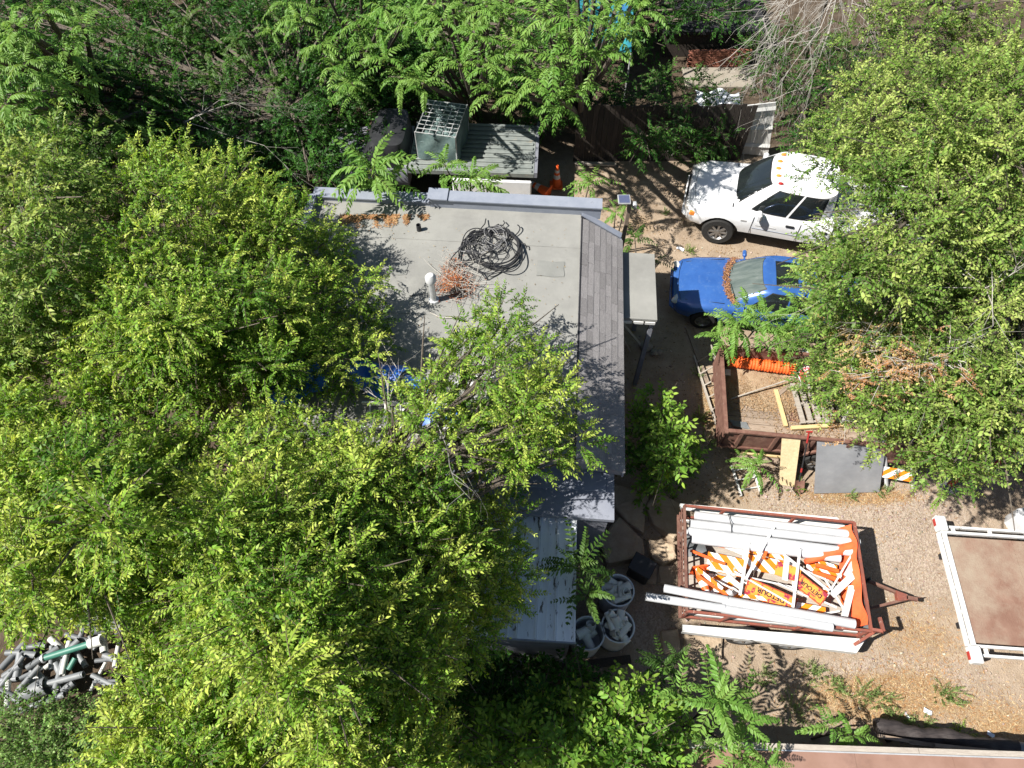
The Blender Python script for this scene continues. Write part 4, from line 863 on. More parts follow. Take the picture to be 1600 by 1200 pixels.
# long white pipes: a row along the far side, and a few on the near rail
far = ((1086, 805, 1338, 836), (1078, 818, 1342, 848), (1074, 830, 1336, 863), (1080, 842, 1312, 872))
names = ('farthest from the camera', 'second from the far rail', 'third from the far rail', 'innermost one')
for i, (a, b, c_, d) in enumerate(far):
    m = MB(); m.pipe(at(a, b, .98 - .05 * (i == 3)), at(c_, d, .98 - .05 * (i == 3)), .083, .01, 18); tag(m.build('pipe', X['pvc'], smooth=True), 'long white pipe along the far rail of the sign trailer, ' + names[i], 'pipe', 'white pipes in the sign trailer')
for (a, b, c_, d, z, r_, lb) in ((1009, 932, 1132, 951, 1.18, .075, 'white pipe sticking out farthest behind the sign trailer'), (1038, 919, 1136, 938, 1.18, .075, 'shorter white pipe sticking out behind the sign trailer'),
                               (1128, 938, 1335, 975, 1.16, .085, 'white pipe lying along the near rail towards the trailer tongue'), (1128, 951, 1300, 980, 1.16, .08, 'outermost white pipe on the near rail of the sign trailer')):
    m = MB(); m.pipe(at(a, b, z), at(c_, d, z), r_, .01, 18); tag(m.build('pipe', X['pvc'], smooth=True), lb, 'pipe', 'white pipes in the sign trailer')
# barricade boards lying inside
def lboard(a, b, c_, d, z, wd, m_, lb, tilt_=0.):
    o = board(None, at(a, b, z), at(c_, d, z), wd, m_, Vector((0, tilt_, 1)), 'barricade_board'); return tag(o, lb, 'barricade board', 'striped barricade boards in the sign trailer')
lboard(1098, 842, 1230, 868, .84, .2, X['stripe'], 'orange and white striped board beside the far white pipes')
lboard(1105, 876, 1165, 889, .86, .34, X['stripe'], 'wide orange and white striped board near the rear of the sign trailer', -.15)
lboard(1160, 876, 1245, 892, .84, .3, X['stripe'], 'orange and white striped board in the middle of the sign trailer', .1)
lboard(1100, 925, 1290, 962, .72, .3, X['stripe_b'], 'orange and white striped board low beside the near pipes')
lboard(1260, 885, 1330, 905, .74, .24, X['stripe'], 'yellowed striped board under the white bars near the front', .1)
lboard(1098, 905, 1215, 935, .66, .3, X['stripe_b'], 'orange and white striped board at the bottom of the rear half')
# white steel legs lying across
legs = ((1172, 838, 1156, 930, 1.02, 'crossing the wide striped board'), (1250, 858, 1238, 956, 1.04, 'standing up between the two orange signs'), (1210, 822, 1165, 905, 1.06, 'slanting from the far pipes to the middle'), (1224, 866, 1298, 925, 1.0, 'slanting over the striped boards to the front'),
        (1330, 868, 1292, 932, 1.0, 'near the front canvas, thinner one'), (1105, 888, 1250, 920, .92, 'thin one along the middle of the load'), (1148, 893, 1238, 945, .95, 'thin one slanting over the near orange sign'), (1098, 897, 1210, 952, .9, 'thin one slanting from the rear gate'), (1340, 800 + 30, 1338, 870, 1.05, 'grey one beside the front rail'), (1282, 960, 1312, 955, .85, 'short one beside the near pipe'))
for (a, b, c_, d, z, lb) in legs:
    th = .03 if 'thin' in lb or 'short' in lb else .05
    m = MB(); p, q = at(a, b, z), at(c_, d, z); m.bar(p, q, th, .012); m.bar(p + Vector((0, th * .4, -.02)), q + Vector((0, th * .4, -.02)), .01, .045); tag(m.build('steel_bar', X['white']), 'white steel bar in the sign trailer, ' + lb, 'steel bar', 'white steel bars in the sign trailer')
for (a, b, c_, d, z, wd, lb) in ((1340, 892, 1300, 930, .98, .12, 'wide white plank slanting at the front of the sign trailer'), (1330, 920, 1318, 968, .96, .11, 'white plank lying lengthwise beside the front canvas'), (1338, 872, 1322, 900, 1.0, .1, 'short white plank against the front canvas')):
    bar1('plank', at(a, b, z), at(c_, d, z), wd, .04, X['white'], lb, 'plank')
# detour signs
def detour(a, b, c_, d, z, wd, txt, lb, tl_=0.):
    p, q = at(a, b, z), at(c_, d, z); M_ = frame(p, q - p, Vector((0, tl_, 1))) @ Matrix.Translation(((q - p).length / 2, 0, 0)); L_ = (q - p).length
    t_ = thing('detour_sign', lb, 'sign', M_.translation, 0, 'orange detour signs in the sign trailer')
    m = MB(); m.box((0, 0, 0), (L_, wd, .012), M_); m.build('plate', X['signface'], t_, world=True)
    m = MB()
    for s in (-1, 1): m.box((0, s * (wd / 2 - .012), .008), (L_, .014, .006), M_); m.box((s * (L_ / 2 - .012), 0, .0085), (.014, wd, .006), M_)
    m.build('border', X['red'], t_, world=True)
    m = MB(); m.box((0, -.01, .0085), (L_ * .62, wd * .44, .005), M_); m.build('text_panel', X['fence_orange'] if False else mat('orange_text_panel', (.85, .33, .06), (.82, .28, .05), 5, .45), t_, world=True)
    text(txt, wd * .4, M_ @ Matrix.Translation((0, -.01, .0125)), X['black'], t_); return t_
detour(1243, 948, 1166, 914, .93, .32, 'DETOUR', 'worn orange DETOUR sign lying nearest the long near pipes', -.1)
detour(1288, 938, 1246, 905, .99, .27, 'DETOUR', 'worn orange DETOUR sign tilted beside the white front planks', -.15)
o = board(None, at(1212, 887, .97), at(1250, 900, .97), .26, X['signface'], Vector((0, -.1, 1)), 'sign_plate'); tag(o, 'torn orange sign plate between the striped boards', 'sign')
o = board(None, at(1190, 945, .86), at(1232, 958, .86), .16, X['stopface'], Vector((0, -.1, 1)), 'sign_plate'); tag(o, 'faded red sign plate tucked beside the near pipes', 'sign')
# cones, rolls and lamps in the load
m = MB(); p, q = at(1258, 878, .9), at(1336, 852, 1.0); m.tube([p.lerp(q, i / 10) for i in range(11)], [.05 + .05 * min(1, i / 6) for i in range(11)], 14); tag(m.build('canvas_roll', X['tarp_orange'], smooth=True), 'tapered orange canvas roll pointing to the front rail', 'canvas roll')
for (a, b, c_, d, lb) in ((1275, 883, 1310, 893, 'upper short orange rail in the front of the load'), (1270, 894, 1305, 905, 'lower short orange rail in the front of the load')):
    bar1('orange_rail', at(a, b, .95), at(c_, d, .95), .07, .05, X['orange'], lb, 'rail')
def cone_at(px, py, z, label, ax=None, sc=1., loc_=None):
    g = loc_ or at(px, py, z); t_ = thing('traffic_cone', label, 'traffic cone', g, 0, 'traffic cones')
    M_ = Matrix.Scale(sc, 4) if ax is None else frame((0, 0, 0), ax).to_3x3().to_4x4() @ Matrix.Rotation(R(90), 4, 'Y') @ Matrix.Scale(sc, 4)
    m = MB(); m.lathe([(.14, .03), (.115, .2), (.036, .70), (.03, .71), (.024, .70)], 18, M_); m.build('cone', X['orange'], t_, smooth=True)
    for (z0, z1) in ((.30, .42), (.50, .58)):
        m = MB(); rr = lambda z: .142 - (z - .03) * .158; m.lathe([(rr(z0) + .003, z0), (rr(z1) + .003, z1)], 18, M_); m.build('reflective_band', X['white'], t_, smooth=True)
    m = MB(); m.box((0, 0, .018), (.36, .36, .036), M_, 0, .012); m.build('base', X['orange'], t_); return t_
cone_at(869, 290, 0, 'upright orange traffic cone behind the grey flatbed truck')
cone_at(857, 302, .17, 'orange traffic cone tipped over behind the grey flatbed truck', Vector((-.8, .55, .12)))
cone_at(1092, 920, .66, 'orange traffic cone lying in the rear corner of the sign trailer', Vector((.15, -1, .15)), .9, up_(-1.3, -.1, .78))
g = at(1140, 927, .95); m = MB(); m.lathe([(.0, -.05), (.07, -.05), (.075, .04), (.05, .06), (.0, .065)], 14, frame(g, (1, .4, .4)) @ Matrix.Rotation(R(90), 4, 'Y')); tag(m.build('warning_lamp', X['galv'], smooth=True), 'round grey warning lamp lying by the near pipes', 'lamp')
for i in range(16):     # scrap of the same kind jumbled over the load
    a = random.uniform(1105, 1320); b = 862 + (a - 1100) * .14 + random.uniform(-14, 70); z = random.uniform(.86, 1.02); an = random.choice((random.gauss(-.12, .2), random.gauss(1.1, .3), random.gauss(-.9, .3))); ln = random.uniform(.3, .75); p = at(a, b, z)
    if b > 925 + (a - 1100) * .16: continue
    d = Vector((math.cos(an), math.sin(an), random.uniform(-.08, .08))) * ln / 2; k = i % 4
    o = bar1('scrap_piece', p - d, p + d, (.03, .07, .05, .1)[k], (.03, .012, .02, .012)[k], (X['white'], X['stripe'], X['orange'], X['pvcdirty'])[k], ('thin white bar', 'short striped board', 'short orange slat', 'dirty white slat')[k] + ' jumbled in the sign trailer load', 'scrap'); o['group'] = ('thin white bars', 'short striped boards', 'short orange slats', 'dirty white slats')[k] + ' in the trailer jumble'
crumple('rag', up_(-1.38, .45, .62), .35, .55, .2, X['greypipe'], 'dark grey bundle of sacking in the rear corner of the sign trailer', 'sacking', .12, 21)
crumple('rag', at(1305, 972, .95), .5, .14, -.15, X['greypipe'], 'grey cloth lying over the near pipe by the trailer front', 'cloth', .03, 22)
m = MB(); m.tube([at(1138, 803, 1.12), at(1143, 822, 1.1), at(1143, 838, 1.0), at(1137, 848, .95)], .008, 6); tag(m.build('strap', X['cable']), 'black strap over the far white pipes', 'strap')
o = board(None, at(1325, 962, .8), at(1346, 915, .8), .2, X['greypipe'], Vector((.4, 0, 1)), 'grey_panel'); tag(o, 'light grey panel behind the orange canvas', 'panel')

# ------------------------------------------------------------------ flat trailer at the right edge
f0, f1 = at(1470, 832, .78), at(1516, 1008, .78)
ey = (f0 - f1).normalized(); ex = Vector((ey.y, -ey.x, 0)); FW = (f0 - f1).length; FL = 5.0
ft = thing('flat_trailer', 'flat trailer with white frame and rusty tread plate deck', 'trailer', (f1.x, f1.y, 0), math.atan2(ex.y, ex.x))
for i in range(4):
    m = MB(); m.box((.12 + (i + .5) * 1.22, FW / 2, .73 - .002 * (i % 2)), (1.214, FW - .12, .03)); m.build('deck_plate', X['rustdeck'], ft)
m = MB()      # raised tread pattern
for i in range(26):
    for j in range(26):
        x_ = .16 + i * .085; y_ = .1 + j * (FW - .2) / 25; a = R(45 if (i + j) % 2 else -45)
        m.add([(x_ - .024 * math.cos(a), y_ - .024 * math.sin(a), .7455), (x_ + .008 * math.sin(a), y_ - .008 * math.cos(a), .748), (x_ + .024 * math.cos(a), y_ + .024 * math.sin(a), .7455), (x_ - .008 * math.sin(a), y_ + .008 * math.cos(a), .748)], [(0, 1, 2, 3)])
tag(m.build('tread_pattern', X['rustdeck'], ft), kind='stuff')
for (x_, wd) in ((-.03, .05), (.075, .07)): m = MB(); m.box((x_, FW / 2, .74), (wd, FW + .02, .1), None, 0, .01); m.build('end_rail', X['white'], ft)
for i in range(5): m = MB(); m.box((.022, .15 + i * (FW - .3) / 4, .72), (.05, .05, .06)); m.build('rail_tie', X['white'], ft)
for yy, sg in ((0, -1), (FW, 1)):
    for k, (o_, z) in enumerate(((.03, .77), (.17, .70))):
        m = MB(); m.box((FL / 2, yy + sg * o_ - sg * .02, z), (FL, .045, .07)); m.build('side_rail', X['white'], ft)
    for i in range(7): m = MB(); m.box((.3 + i * .7, yy + sg * .08, .70), (.05, .12, .05)); m.build('rail_tie', X['white'], ft)
    b_ = MB(); b_.box((.02, yy + sg * .17, .80), (.20, .30, .16), None, 0, .02); lb_ = b_.build('light_box', X['white'], ft)
    m = MB(); m.box((-.085, yy + sg * .19, .80), (.02, .14, .07)); m.build('tail_light', X['redlens'], lb_)
m = MB()
for yy in (.4, FW - .4): m.box((FL / 2, yy, .58), (FL, .1, .16))
m.build('chassis', X['black'], ft)
for d in (2.9, 3.7):
    for (yy, sg) in ((-.2, -1), (FW + .2, 1)): wheel(ft, (d, yy, .36), .36, .22, sg, 5)
g = at(1590, 826, 0); m = MB(); m.box((.35, 0, .32), (1.3, .55, .62), Matrix.Translation(g) @ Matrix.Rotation(R(14), 4, 'Z'), 0, .12)
tk = m.build('storage_tank', X['pvc'], smooth=True); tag(tk, 'white rounded plastic tank beyond the flat trailer', 'tank')

# ------------------------------------------------------------------ barrels and pipe offcuts
def barrel(px, py, label, r_=.29, h=.92, lean=(0, 0)):
    g = at(px, py, h); g.z = 0
    t_ = thing('barrel', label, 'barrel', g, 0, 'grey plastic barrels by the shed')
    m = MB(); m.lathe([(.001, .0), (r_ * .86, 0), (r_ * .93, .03), (r_ * .97, .3), (r_, .5), (r_, h - .03), (r_ + .012, h - .02), (r_ + .012, h), (r_ - .015, h), (r_ - .02, h - .05), (r_ - .02, .3), (.001, .28)], 30); m.build('drum', X['barrel'], t_, smooth=True); return g
def offcuts(g, n, zt, spread, label, grp, r0=.045, r1=.085):
    used = set(); ways = ('right', 'far right', 'far side', 'far left', 'left', 'near left', 'near side', 'near right')
    for i in range(n):
        a = random.uniform(0, 6.28) if n > 1 else 0; rr = spread * math.sqrt((i + .5) / n) if n > 1 else 0; a = i * 2.4
        p = g + Vector((rr * math.cos(a), rr * math.sin(a), zt + random.uniform(-.08, .06))); r_ = random.uniform(r0, r1)
        d = Vector((random.gauss(0, 1), random.gauss(0, 1), random.uniform(.0, 1.1))).normalized() * random.uniform(.1, .17)
        m = MB(); m.pipe(p - d, p + d, r_, .009, 14)
        if random.random() < .5: m.pipe(p + d * .55, p + d * 1.12, r_ + .012, .012, 14)
        lb = ('inner ' if rr < spread * .6 else '') + ('wide ' if r_ > .065 else 'narrow ') + label + ', at the ' + ways[int(round(a / (math.pi / 4))) % 8]
        if lb in used: lb += ', deeper'
        used.add(lb); tag(m.build('pipe_offcut', X['pvcdirty'], smooth=True), lb, 'pipe offcut', grp)
gs = [barrel(966, 922, 'grey barrel of pipe offcuts beside the black crate'), barrel(966, 978, 'grey barrel full of white pipe offcuts, nearest of the three'), barrel(919, 989, 'grey barrel tucked against the shed corner')]
offcuts(gs[0], 11, .88, .17, 'white pipe offcut in the crate side barrel', 'pipe offcuts in the rear barrel')
offcuts(gs[1], 12, .92, .18, 'white pipe offcut in the nearest barrel', 'pipe offcuts in the near barrel')
offcuts(gs[2], 5, .8, .14, 'pipe offcut in the barrel tucked against the shed', 'pipe offcuts in the shed barrel')
g = at(998, 896, 0); m = MB(); M_ = Matrix.Translation(g) @ Matrix.Rotation(R(-32), 4, 'Z')
m.box((0, 0, .25), (.42, .34, .5), M_, 0, .03); m.box((0, 0, .51), (.46, .38, .03), M_, 0, .01); tag(m.build('crate', X['black']), 'black plastic crate behind the barrels', 'crate')
# pipe yard at the lower left
plist = [(55, 1078, .16, .42, .35, 'greypipe'), (95, 1063, .06, .8, .25, 'greypipe'), (60, 1100, .055, .9, .35, 'greypipe'), (45, 1060, .05, .5, 1.0, 'greypipe')]
for i, (px, py, r_, ln, a, mk) in enumerate(plist):
    g = at(px, py, .25 + .06 * i); d = Vector((math.cos(a), math.sin(a), .05)) * ln / 2; m = MB(); m.pipe(g - d, g + d, r_, .012, 18)
    tag(m.build('pipe', X[mk], smooth=True), ['short wide grey drum pipe at the left of the pipe heap', 'long grey pipe across the middle of the pipe heap', 'long grey pipe at the bottom of the pipe heap', 'grey pipe standing behind the wide drum pipe in the heap'][i], 'pipe')
gp = thing('sewer_pipe', 'long green sewer pipe with a flanged mouth on the pipe heap', 'pipe', at(105, 1018, .3))
a_, b2 = at(70, 1028, .34), at(140, 1006, .44)
m = MB(); m.pipe(a_, b2, .06, .01, 16); m.build('pipe', X['greenpipe'], gp, world=True, smooth=True)
m = MB(); m.pipe(b2, b2 + (b2 - a_) * .28, .095, .014, 18); m.build('socket', X['pvcdirty'], gp, world=True, smooth=True)
m = MB(); m.pipe(a_ + (a_ - b2) * .04, a_, .085, .02, 16); m.build('flange', X['galv'], gp, world=True, smooth=True)
m = MB(); m.pipe(at(108, 1046, .35), at(118, 1028, .4), .05, .01, 14); tag(m.build('pipe_offcut', X['greenpipe'], smooth=True), 'short green pipe offcut standing in the pipe heap', 'pipe offcut')
for i in range(46):
    px = random.uniform(-10, 190); py = 1030 + (px - 78) * -.15 + random.uniform(-48, 52); g = at(px, py, .16 + random.uniform(0, .18)); a = random.uniform(0, 6.28); d = Vector((math.cos(a), math.sin(a), random.uniform(-.1, .25))) * random.uniform(.1, .3)
    m = MB(); m.pipe(g - d, g + d, random.uniform(.03, .07), .009, 12); tag(m.build('pipe_offcut', X['greypipe'] if i % 5 else X['pvcdirty'], smooth=True), 'short pale pipe offcut heaped in the pipe yard at lower left', 'pipe offcut', 'pipe offcuts in the lower left heap')
for i in range(7):
    g = at(random.uniform(95, 215), random.uniform(958, 985), .4); d = Vector((random.uniform(-.2, .2), random.uniform(-.1, .1), .03)); m = MB(); m.pipe(g - d, g + d, random.uniform(.06, .1), .01, 14); tag(m.build('pipe_offcut', X['greypipe'], smooth=True), 'wide pipe offcut at the back of the pipe yard under the leaves', 'pipe offcut', 'wide pipe offcuts behind the heap')

# ------------------------------------------------------------------ stones
SP = [([(960, 754), (1015, 775), (1009, 793), (1006, 832), (982, 817), (960, 790)], .14, 'large brown sandstone slab next to the lean-to'), ([(1011, 787), (1029, 768), (1062, 787), (1063, 826), (1055, 842), (1021, 817)], .18, 'sandstone slab behind the sign trailer gate'),
      ([(950, 828), (967, 805), (1004, 842), (1008, 868), (950, 880), (937, 845)], .26, 'tall pale sandstone boulder between lean-to and black crate'), ([(1013, 841), (1055, 850), (1057, 871), (1039, 881), (1019, 868)], .2, 'rounded sandstone boulder touching the sign trailer gate'),
      ([(936, 811), (950, 811), (946, 830), (933, 829)], .24, 'small boulder at the corner of the lean-to'), ([(1031, 884), (1062, 882), (1060, 912), (1030, 910)], .1, 'flat stone under the rear of the sign trailer'), ([(1008, 886), (1028, 886), (1026, 912), (1012, 908)], .1, 'flat stone beside the black crate'),
      ([(1034, 985), (1060, 982), (1064, 1020), (1036, 1022)], .09, 'flat stone at the rear corner of the sign trailer'), ([(1070, 990), (1130, 996), (1128, 1030), (1075, 1030)], .08, 'wide flat stone below the sign trailer fender')]
for (poly, h, lb) in SP:
    pw = [at(px, py, h) for px, py in poly]; c = sum(pw, Vector()) / len(pw)
    bm = bmesh.new(); lo_ = [bm.verts.new((p.x - (p.x - c.x) * -.05, p.y - (p.y - c.y) * -.05, -.05)) for p in pw]; hi = [bm.verts.new((p.x, p.y, h - .02 + random.uniform(-.02, .03))) for p in pw]; n = len(pw)
    bm.faces.new(hi); bm.faces.new(list(reversed(lo_)))
    for i in range(n): bm.faces.new((lo_[i], lo_[(i + 1) % n], hi[(i + 1) % n], hi[i]))
    bmesh.ops.recalc_face_normals(bm, faces=bm.faces); bmesh.ops.bevel(bm, geom=[e for e in bm.edges], offset=.035, segments=2, affect='EDGES', profile=.6)
    bmesh.ops.triangulate(bm, faces=bm.faces); bmesh.ops.subdivide_edges(bm, edges=[e for e in bm.edges if e.calc_length() > .12], cuts=1, use_grid_fill=True)
    for v_ in bm.verts: v_.co += Vector((random.gauss(0, .008), random.gauss(0, .008), random.gauss(0, .008)))
    bmesh.ops.translate(bm, verts=bm.verts, vec=(-c.x, -c.y, 0)); me = bpy.data.meshes.new('stone_slab'); bm.to_mesh(me); bm.free()
    o = link('stone_slab', me, None, X['stone']); o.location = (c.x, c.y, 0); tag(o, lb, 'stone', 'sandstone slabs behind the house')
g = at(1008, 545, .12); 
for i, (px, py, s) in enumerate(((1010, 541, .15), (1022, 551, .09), (1030, 550, .08))):
    bm = bmesh.new(); bmesh.ops.create_icosphere(bm, subdivisions=2, radius=s)
    for v_ in bm.verts: v_.co = Vector((v_.co.x * 1.1, v_.co.y, max(v_.co.z * .8, -.06))) + Vector((random.gauss(0, .01), random.gauss(0, .01), random.gauss(0, .01)))
    me = bpy.data.meshes.new('rock'); bm.to_mesh(me); bm.free(); o = link('rock', me, None, X['concrete']); o.location = at(px, py, .05); tag(o, ['largest pale rock in the shade below the porch', 'small pale rock beside the larger one below the porch', 'rightmost small pale rock in the shade below the porch'][i], 'rock')
for i, (a, b, c_, d, lb) in enumerate(((966, 498, 1002, 540, 'pale board leaning under the porch, the longest'), (968, 520, 984, 548, 'short pale board under the porch'))):
    bar1('lumber', at(a, b, .9), at(c_, d, .06), .08, .03, X['greywood'], lb, 'lumber')
for (a, b, c_, d, lb) in ((845, 1048, 985, 1030, 'long dark timber on the ground below the barrels'), (850, 1058, 940, 1060, 'second dark timber below the shed, nearer the shrubs')):
    bar1('timber', at(a, b, .1), at(c_, d, .1), .14, .12, X['darkwood'], lb, 'timber')
bar1('board', at(735, 1052, .5), at(816, 1046, .5), .25, .03, X['white'], 'white board under the tree left of the shed front', 'board')

# ------------------------------------------------------------------ old flatbed truck with tarped cage, behind the house
Bz = 1.25
b0, b1, b2_, b3 = at(738, 196, Bz), at(852, 196, Bz), at(834, 272, Bz), at(705, 262, Bz)
ex = (b2_ - b3).normalized(); ex = (ex + (b1 - b0).normalized()).normalized()
fb = thing('flatbed_truck', 'old grey flatbed truck with ribbed bed parked behind the house', 'truck', (b2_.x, b2_.y, 0), math.atan2(ex.y, ex.x))
FM = Matrix.Translation(fb.location) @ Matrix.Rotation(fb.rotation_euler.z, 4, 'Z'); BW = (FM.inverted() @ b1).y; BL = 3.3
m = MB(); m.box((-BL / 2, BW / 2, Bz - .06), (BL, BW, .08)); m.build('bed', X['sagemetal'], fb)
nr = 11
for i in range(nr):
    m = MB(); y_ = .08 + i * (BW - .16) / (nr - 1); m.box((-BL / 2, y_, Bz), (BL - .1, (BW / nr) * .5, .045), None, 0, .012); m.build('bed_rib', X['sagemetal'], fb)
m = MB(); m.box((.05, BW / 2, Bz), (.08, BW + .1, .16)); m.build('tail_rail', X['wall'], fb)
m = MB(); m.box((-BL / 2, -.03, Bz - .02), (BL, .05, .12)); m.build('side_rail', X['sagemetal'], fb)
m = MB(); m.box((-1.1, -.02, .78), (2.1, .1, .5), None, 0, .03); m.build('side_box', X['truckwhite'], fb)
m = MB(); m.box((-1.1, -.075, .82), (.12, .02, .1)); m.build('latch', X['black'], fb)
m = MB(); m.box((-BL / 2, BW / 2, .85), (BL + .2, .9, .25)); m.build('chassis', X['black'], fb)
mb = body_loft([(0, .7, .5, .95, 1.0), (.1, .85, .48, 1.05, 1.1), (.9, .9, .48, 1.12, 1.2), (1.2, .9, .5, 1.18, 1.22), (2.3, .9, .5, 1.2, 1.22)])
mb.v = [(p_[0] - BL - 2.35, p_[1] + BW / 2, p_[2]) for p_ in mb.v]; mb.build('hood', X['wall'], fb, smooth=True)
rows = [[(q[0] - BL - 2.35, q[1] + BW / 2, q[2]) for q in r_] for r_ in cabin(super_outline(1.05, 2.3, .86, 5, 72), super_outline(1.4, 2.25, .74, 5, 72), 1.18, 1.8, .05)]
cabin_mesh(rows).build('cab', X['black'], fb, smooth=True)
for (d, y) in ((-.75, .1), (-.75, BW - .1), (-BL - 1.5, .12), (-BL - 1.5, BW - .12)): wheel(fb, (d, y, .4), .4, .26, -1 if y < 1 else 1)
# cage with a tarpaulin in the front half of the bed
cg = thing('wire_cage', 'wire cage wrapped in a grey green tarp on the flatbed truck', 'cage', FM @ Vector((-2.45, BW * .52, Bz + .02)), fb.rotation_euler.z + R(-8))
CX, CY, CZ = 1.05, 1.3, .8
def wrap(side):
    def fn(u, v):
        a = u - .5; z = CZ * v; sag = .035 * math.sin(u * 11) * math.sin(v * 5 + 1)
        return ((a * CX, -CY / 2 - sag - .02, z), (CX / 2 + sag + .02, a * CY, z), (-CX / 2 - sag - .02, a * CY, z), (a * CX, CY / 2 + sag + .02, z))[side]
    return fn
for s in range(4): m = MB(); m.grid(wrap(s), 16, 8); m.build('tarp_side', X['greentarp'], cg, smooth=True)
m = MB(); m.grid(lambda u, v: ((u - .5) * CX, (v - .5) * CY, CZ - .28 + .1 * math.sin(u * 9) * math.sin(v * 7)), 16, 16); m.build('tarp_inside', X['greentarp'], cg, smooth=True)
for i in range(7): m = MB(); x_ = -CX / 2 + i * CX / 6; m.tube([(x_, -CY / 2, CZ), (x_, CY / 2, CZ)], .011, 5); m.build('wire', X['galv'], cg)
for i in range(9): m = MB(); y_ = -CY / 2 + i * CY / 8; m.tube([(-CX / 2, y_, CZ + .012), (CX / 2, y_, CZ + .012)], .011, 5); m.build('wire', X['galv'], cg)
for (a, b) in ((-1, -1), (-1, 1), (1, -1), (1, 1)): m = MB(); m.tube([(a * CX / 2, b * CY / 2, 0), (a * CX / 2, b * CY / 2, CZ + .02)], .022, 6); m.build('corner_post', X['galv'], cg)

# ------------------------------------------------------------------ fence, white gate and the neighbour's yard at the top
F0, F1 = at(895, 252, 0), at(1156, 250, 0)
fe = thing('fence', 'dark weathered board fence in shade behind the yard', 'fence', F0, math.atan2(F1.y - F0.y, F1.x - F0.x)); FLn = (F1 - F0).length; nb = int(FLn / .145)
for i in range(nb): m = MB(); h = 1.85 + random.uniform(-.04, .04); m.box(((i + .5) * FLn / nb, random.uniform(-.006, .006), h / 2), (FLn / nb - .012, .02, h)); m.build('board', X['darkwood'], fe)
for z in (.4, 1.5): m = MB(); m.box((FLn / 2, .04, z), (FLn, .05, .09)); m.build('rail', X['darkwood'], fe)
bar1('board', at(898, 252, .06) + Vector((0, -.08, 0)), at(962, 254, .06) + Vector((0, -.08, 0)), .1, .06, X['greywood'], 'pale board lying along the foot of the dark fence', 'board')
gw = thing('gate_panel', 'white painted board gate leaning by the white pickup', 'gate', at(1182, 242, 0))
bl, br, tl, tr2 = at(1160, 240, .03), at(1200, 244, .03), at(1168, 165, 1.75), at(1213, 160, 1.75)
for i in range(4):
    a0, a1 = i / 4 + .006, (i + 1) / 4 - .006; m = MB(); vv = [bl.lerp(br, a0), bl.lerp(br, a1), tl.lerp(tr2, a1), tl.lerp(tr2, a0)]; bk = Vector((0, .03, 0)); m.add(vv + [v_ + bk for v_ in vv], [(0, 1, 2, 3), (7, 6, 5, 4), (0, 4, 5, 1), (1, 5, 6, 2), (2, 6, 7, 3), (3, 7, 4, 0)]); m.build('board', X['white'], gw, world=True)
for f_ in (.2, .55, .9): m = MB(); m.bar(bl.lerp(tl, f_) + Vector((0, -.015, .01)), br.lerp(tr2, f_) + Vector((0, -.015, .01)), .09, .02, 0, Vector((0, -1, .5))); m.build('batten', X['white'], gw, world=True)
bs = thing('brick_stack', 'stack of red bricks in the sunlit yard at the top', 'bricks', at(1122, 104, 0), R(2))
bme = MB(); bme.box((0, 0, 0), (.2, .095, .06), None, 0, .004); BME = bpy.data.meshes.new('brick'); BME.from_pydata([tuple(v_) for v_ in bme.v], [], bme.f); BME.materials.append(X['brick'])
for r_ in range(8):
    for i in range(9):
        for j in range(2 if r_ < 7 else 1):
            o = link('brick', BME, bs); o.location = (-.9 + i * .21 + (.1 if r_ % 2 else 0) + random.uniform(-.008, .008), j * .11 + r_ * .015 + random.uniform(-.01, .01), .03 + r_ * .064); o.rotation_euler = (0, 0, random.uniform(-.05, .05))
m = MB(); g = at(1122, 122, 0); m.box((0, 0, .0), (2.2, 1.0, .1), Matrix.Translation(g), 0, .02); pv = m.build('paving', X['concrete']); tag(pv, kind='structure')
crumple('cloth', at(1120, 158, .75), 1.3, .7, -.1, X['whitecloth'], 'white cloth hung over the shrubs beside the white gate', 'cloth', .12, 31)
cn = thing('canopy', 'teal and blue cloth canopy on thin posts under the top trees', 'canopy', at(860, 40, 0))
c0, c1, c2, c3 = at(905, -30, 2.0), at(992, -30, 2.0), at(986, 84, 2.0), at(906, 70, 2.0)
m = MB(); m.grid(lambda u, v: tuple(c3.lerp(c2, u).lerp(c0.lerp(c1, u), v) + Vector((0, 0, -.18 * math.sin(math.pi * u) * math.sin(math.pi * v) + .03 * math.sin(14 * u + 9 * v)))), 30, 14); m.build('cloth', X['teal'], cn, world=True, smooth=True)
for c in (c0, c1, c2, c3): m = MB(); m.tube([(c.x, c.y, 0), (c.x, c.y, 2.02)], .025, 8); m.build('post', X['galv'], cn, world=True)
tz = thing('garden_pinwheel', 'small yellow and red garden pinwheel in the yard at the top', 'pinwheel', at(1138, 50, 0))
m = MB(); m.tube([(0, 0, 0), (0, 0, .6)], .012, 6); m.build('stick', X['greywood'], tz)
for i in range(6):
    a = i * math.pi / 3; m = MB(); m.add([(0, -.02, .6), (.16 * math.cos(a), -.02, .6 + .16 * math.sin(a)), (.15 * math.cos(a + .7), -.07, .6 + .15 * math.sin(a + .7)), (0, -.01, .6), (.16 * math.cos(a), -.01, .6 + .16 * math.sin(a)), (.15 * math.cos(a + .7), -.06, .6 + .15 * math.sin(a + .7))], [(0, 1, 2), (5, 4, 3), (0, 3, 4, 1), (1, 4, 5, 2), (2, 5, 3, 0)]); m.build('vane', X['yellow'] if i % 2 else X['red'], tz)
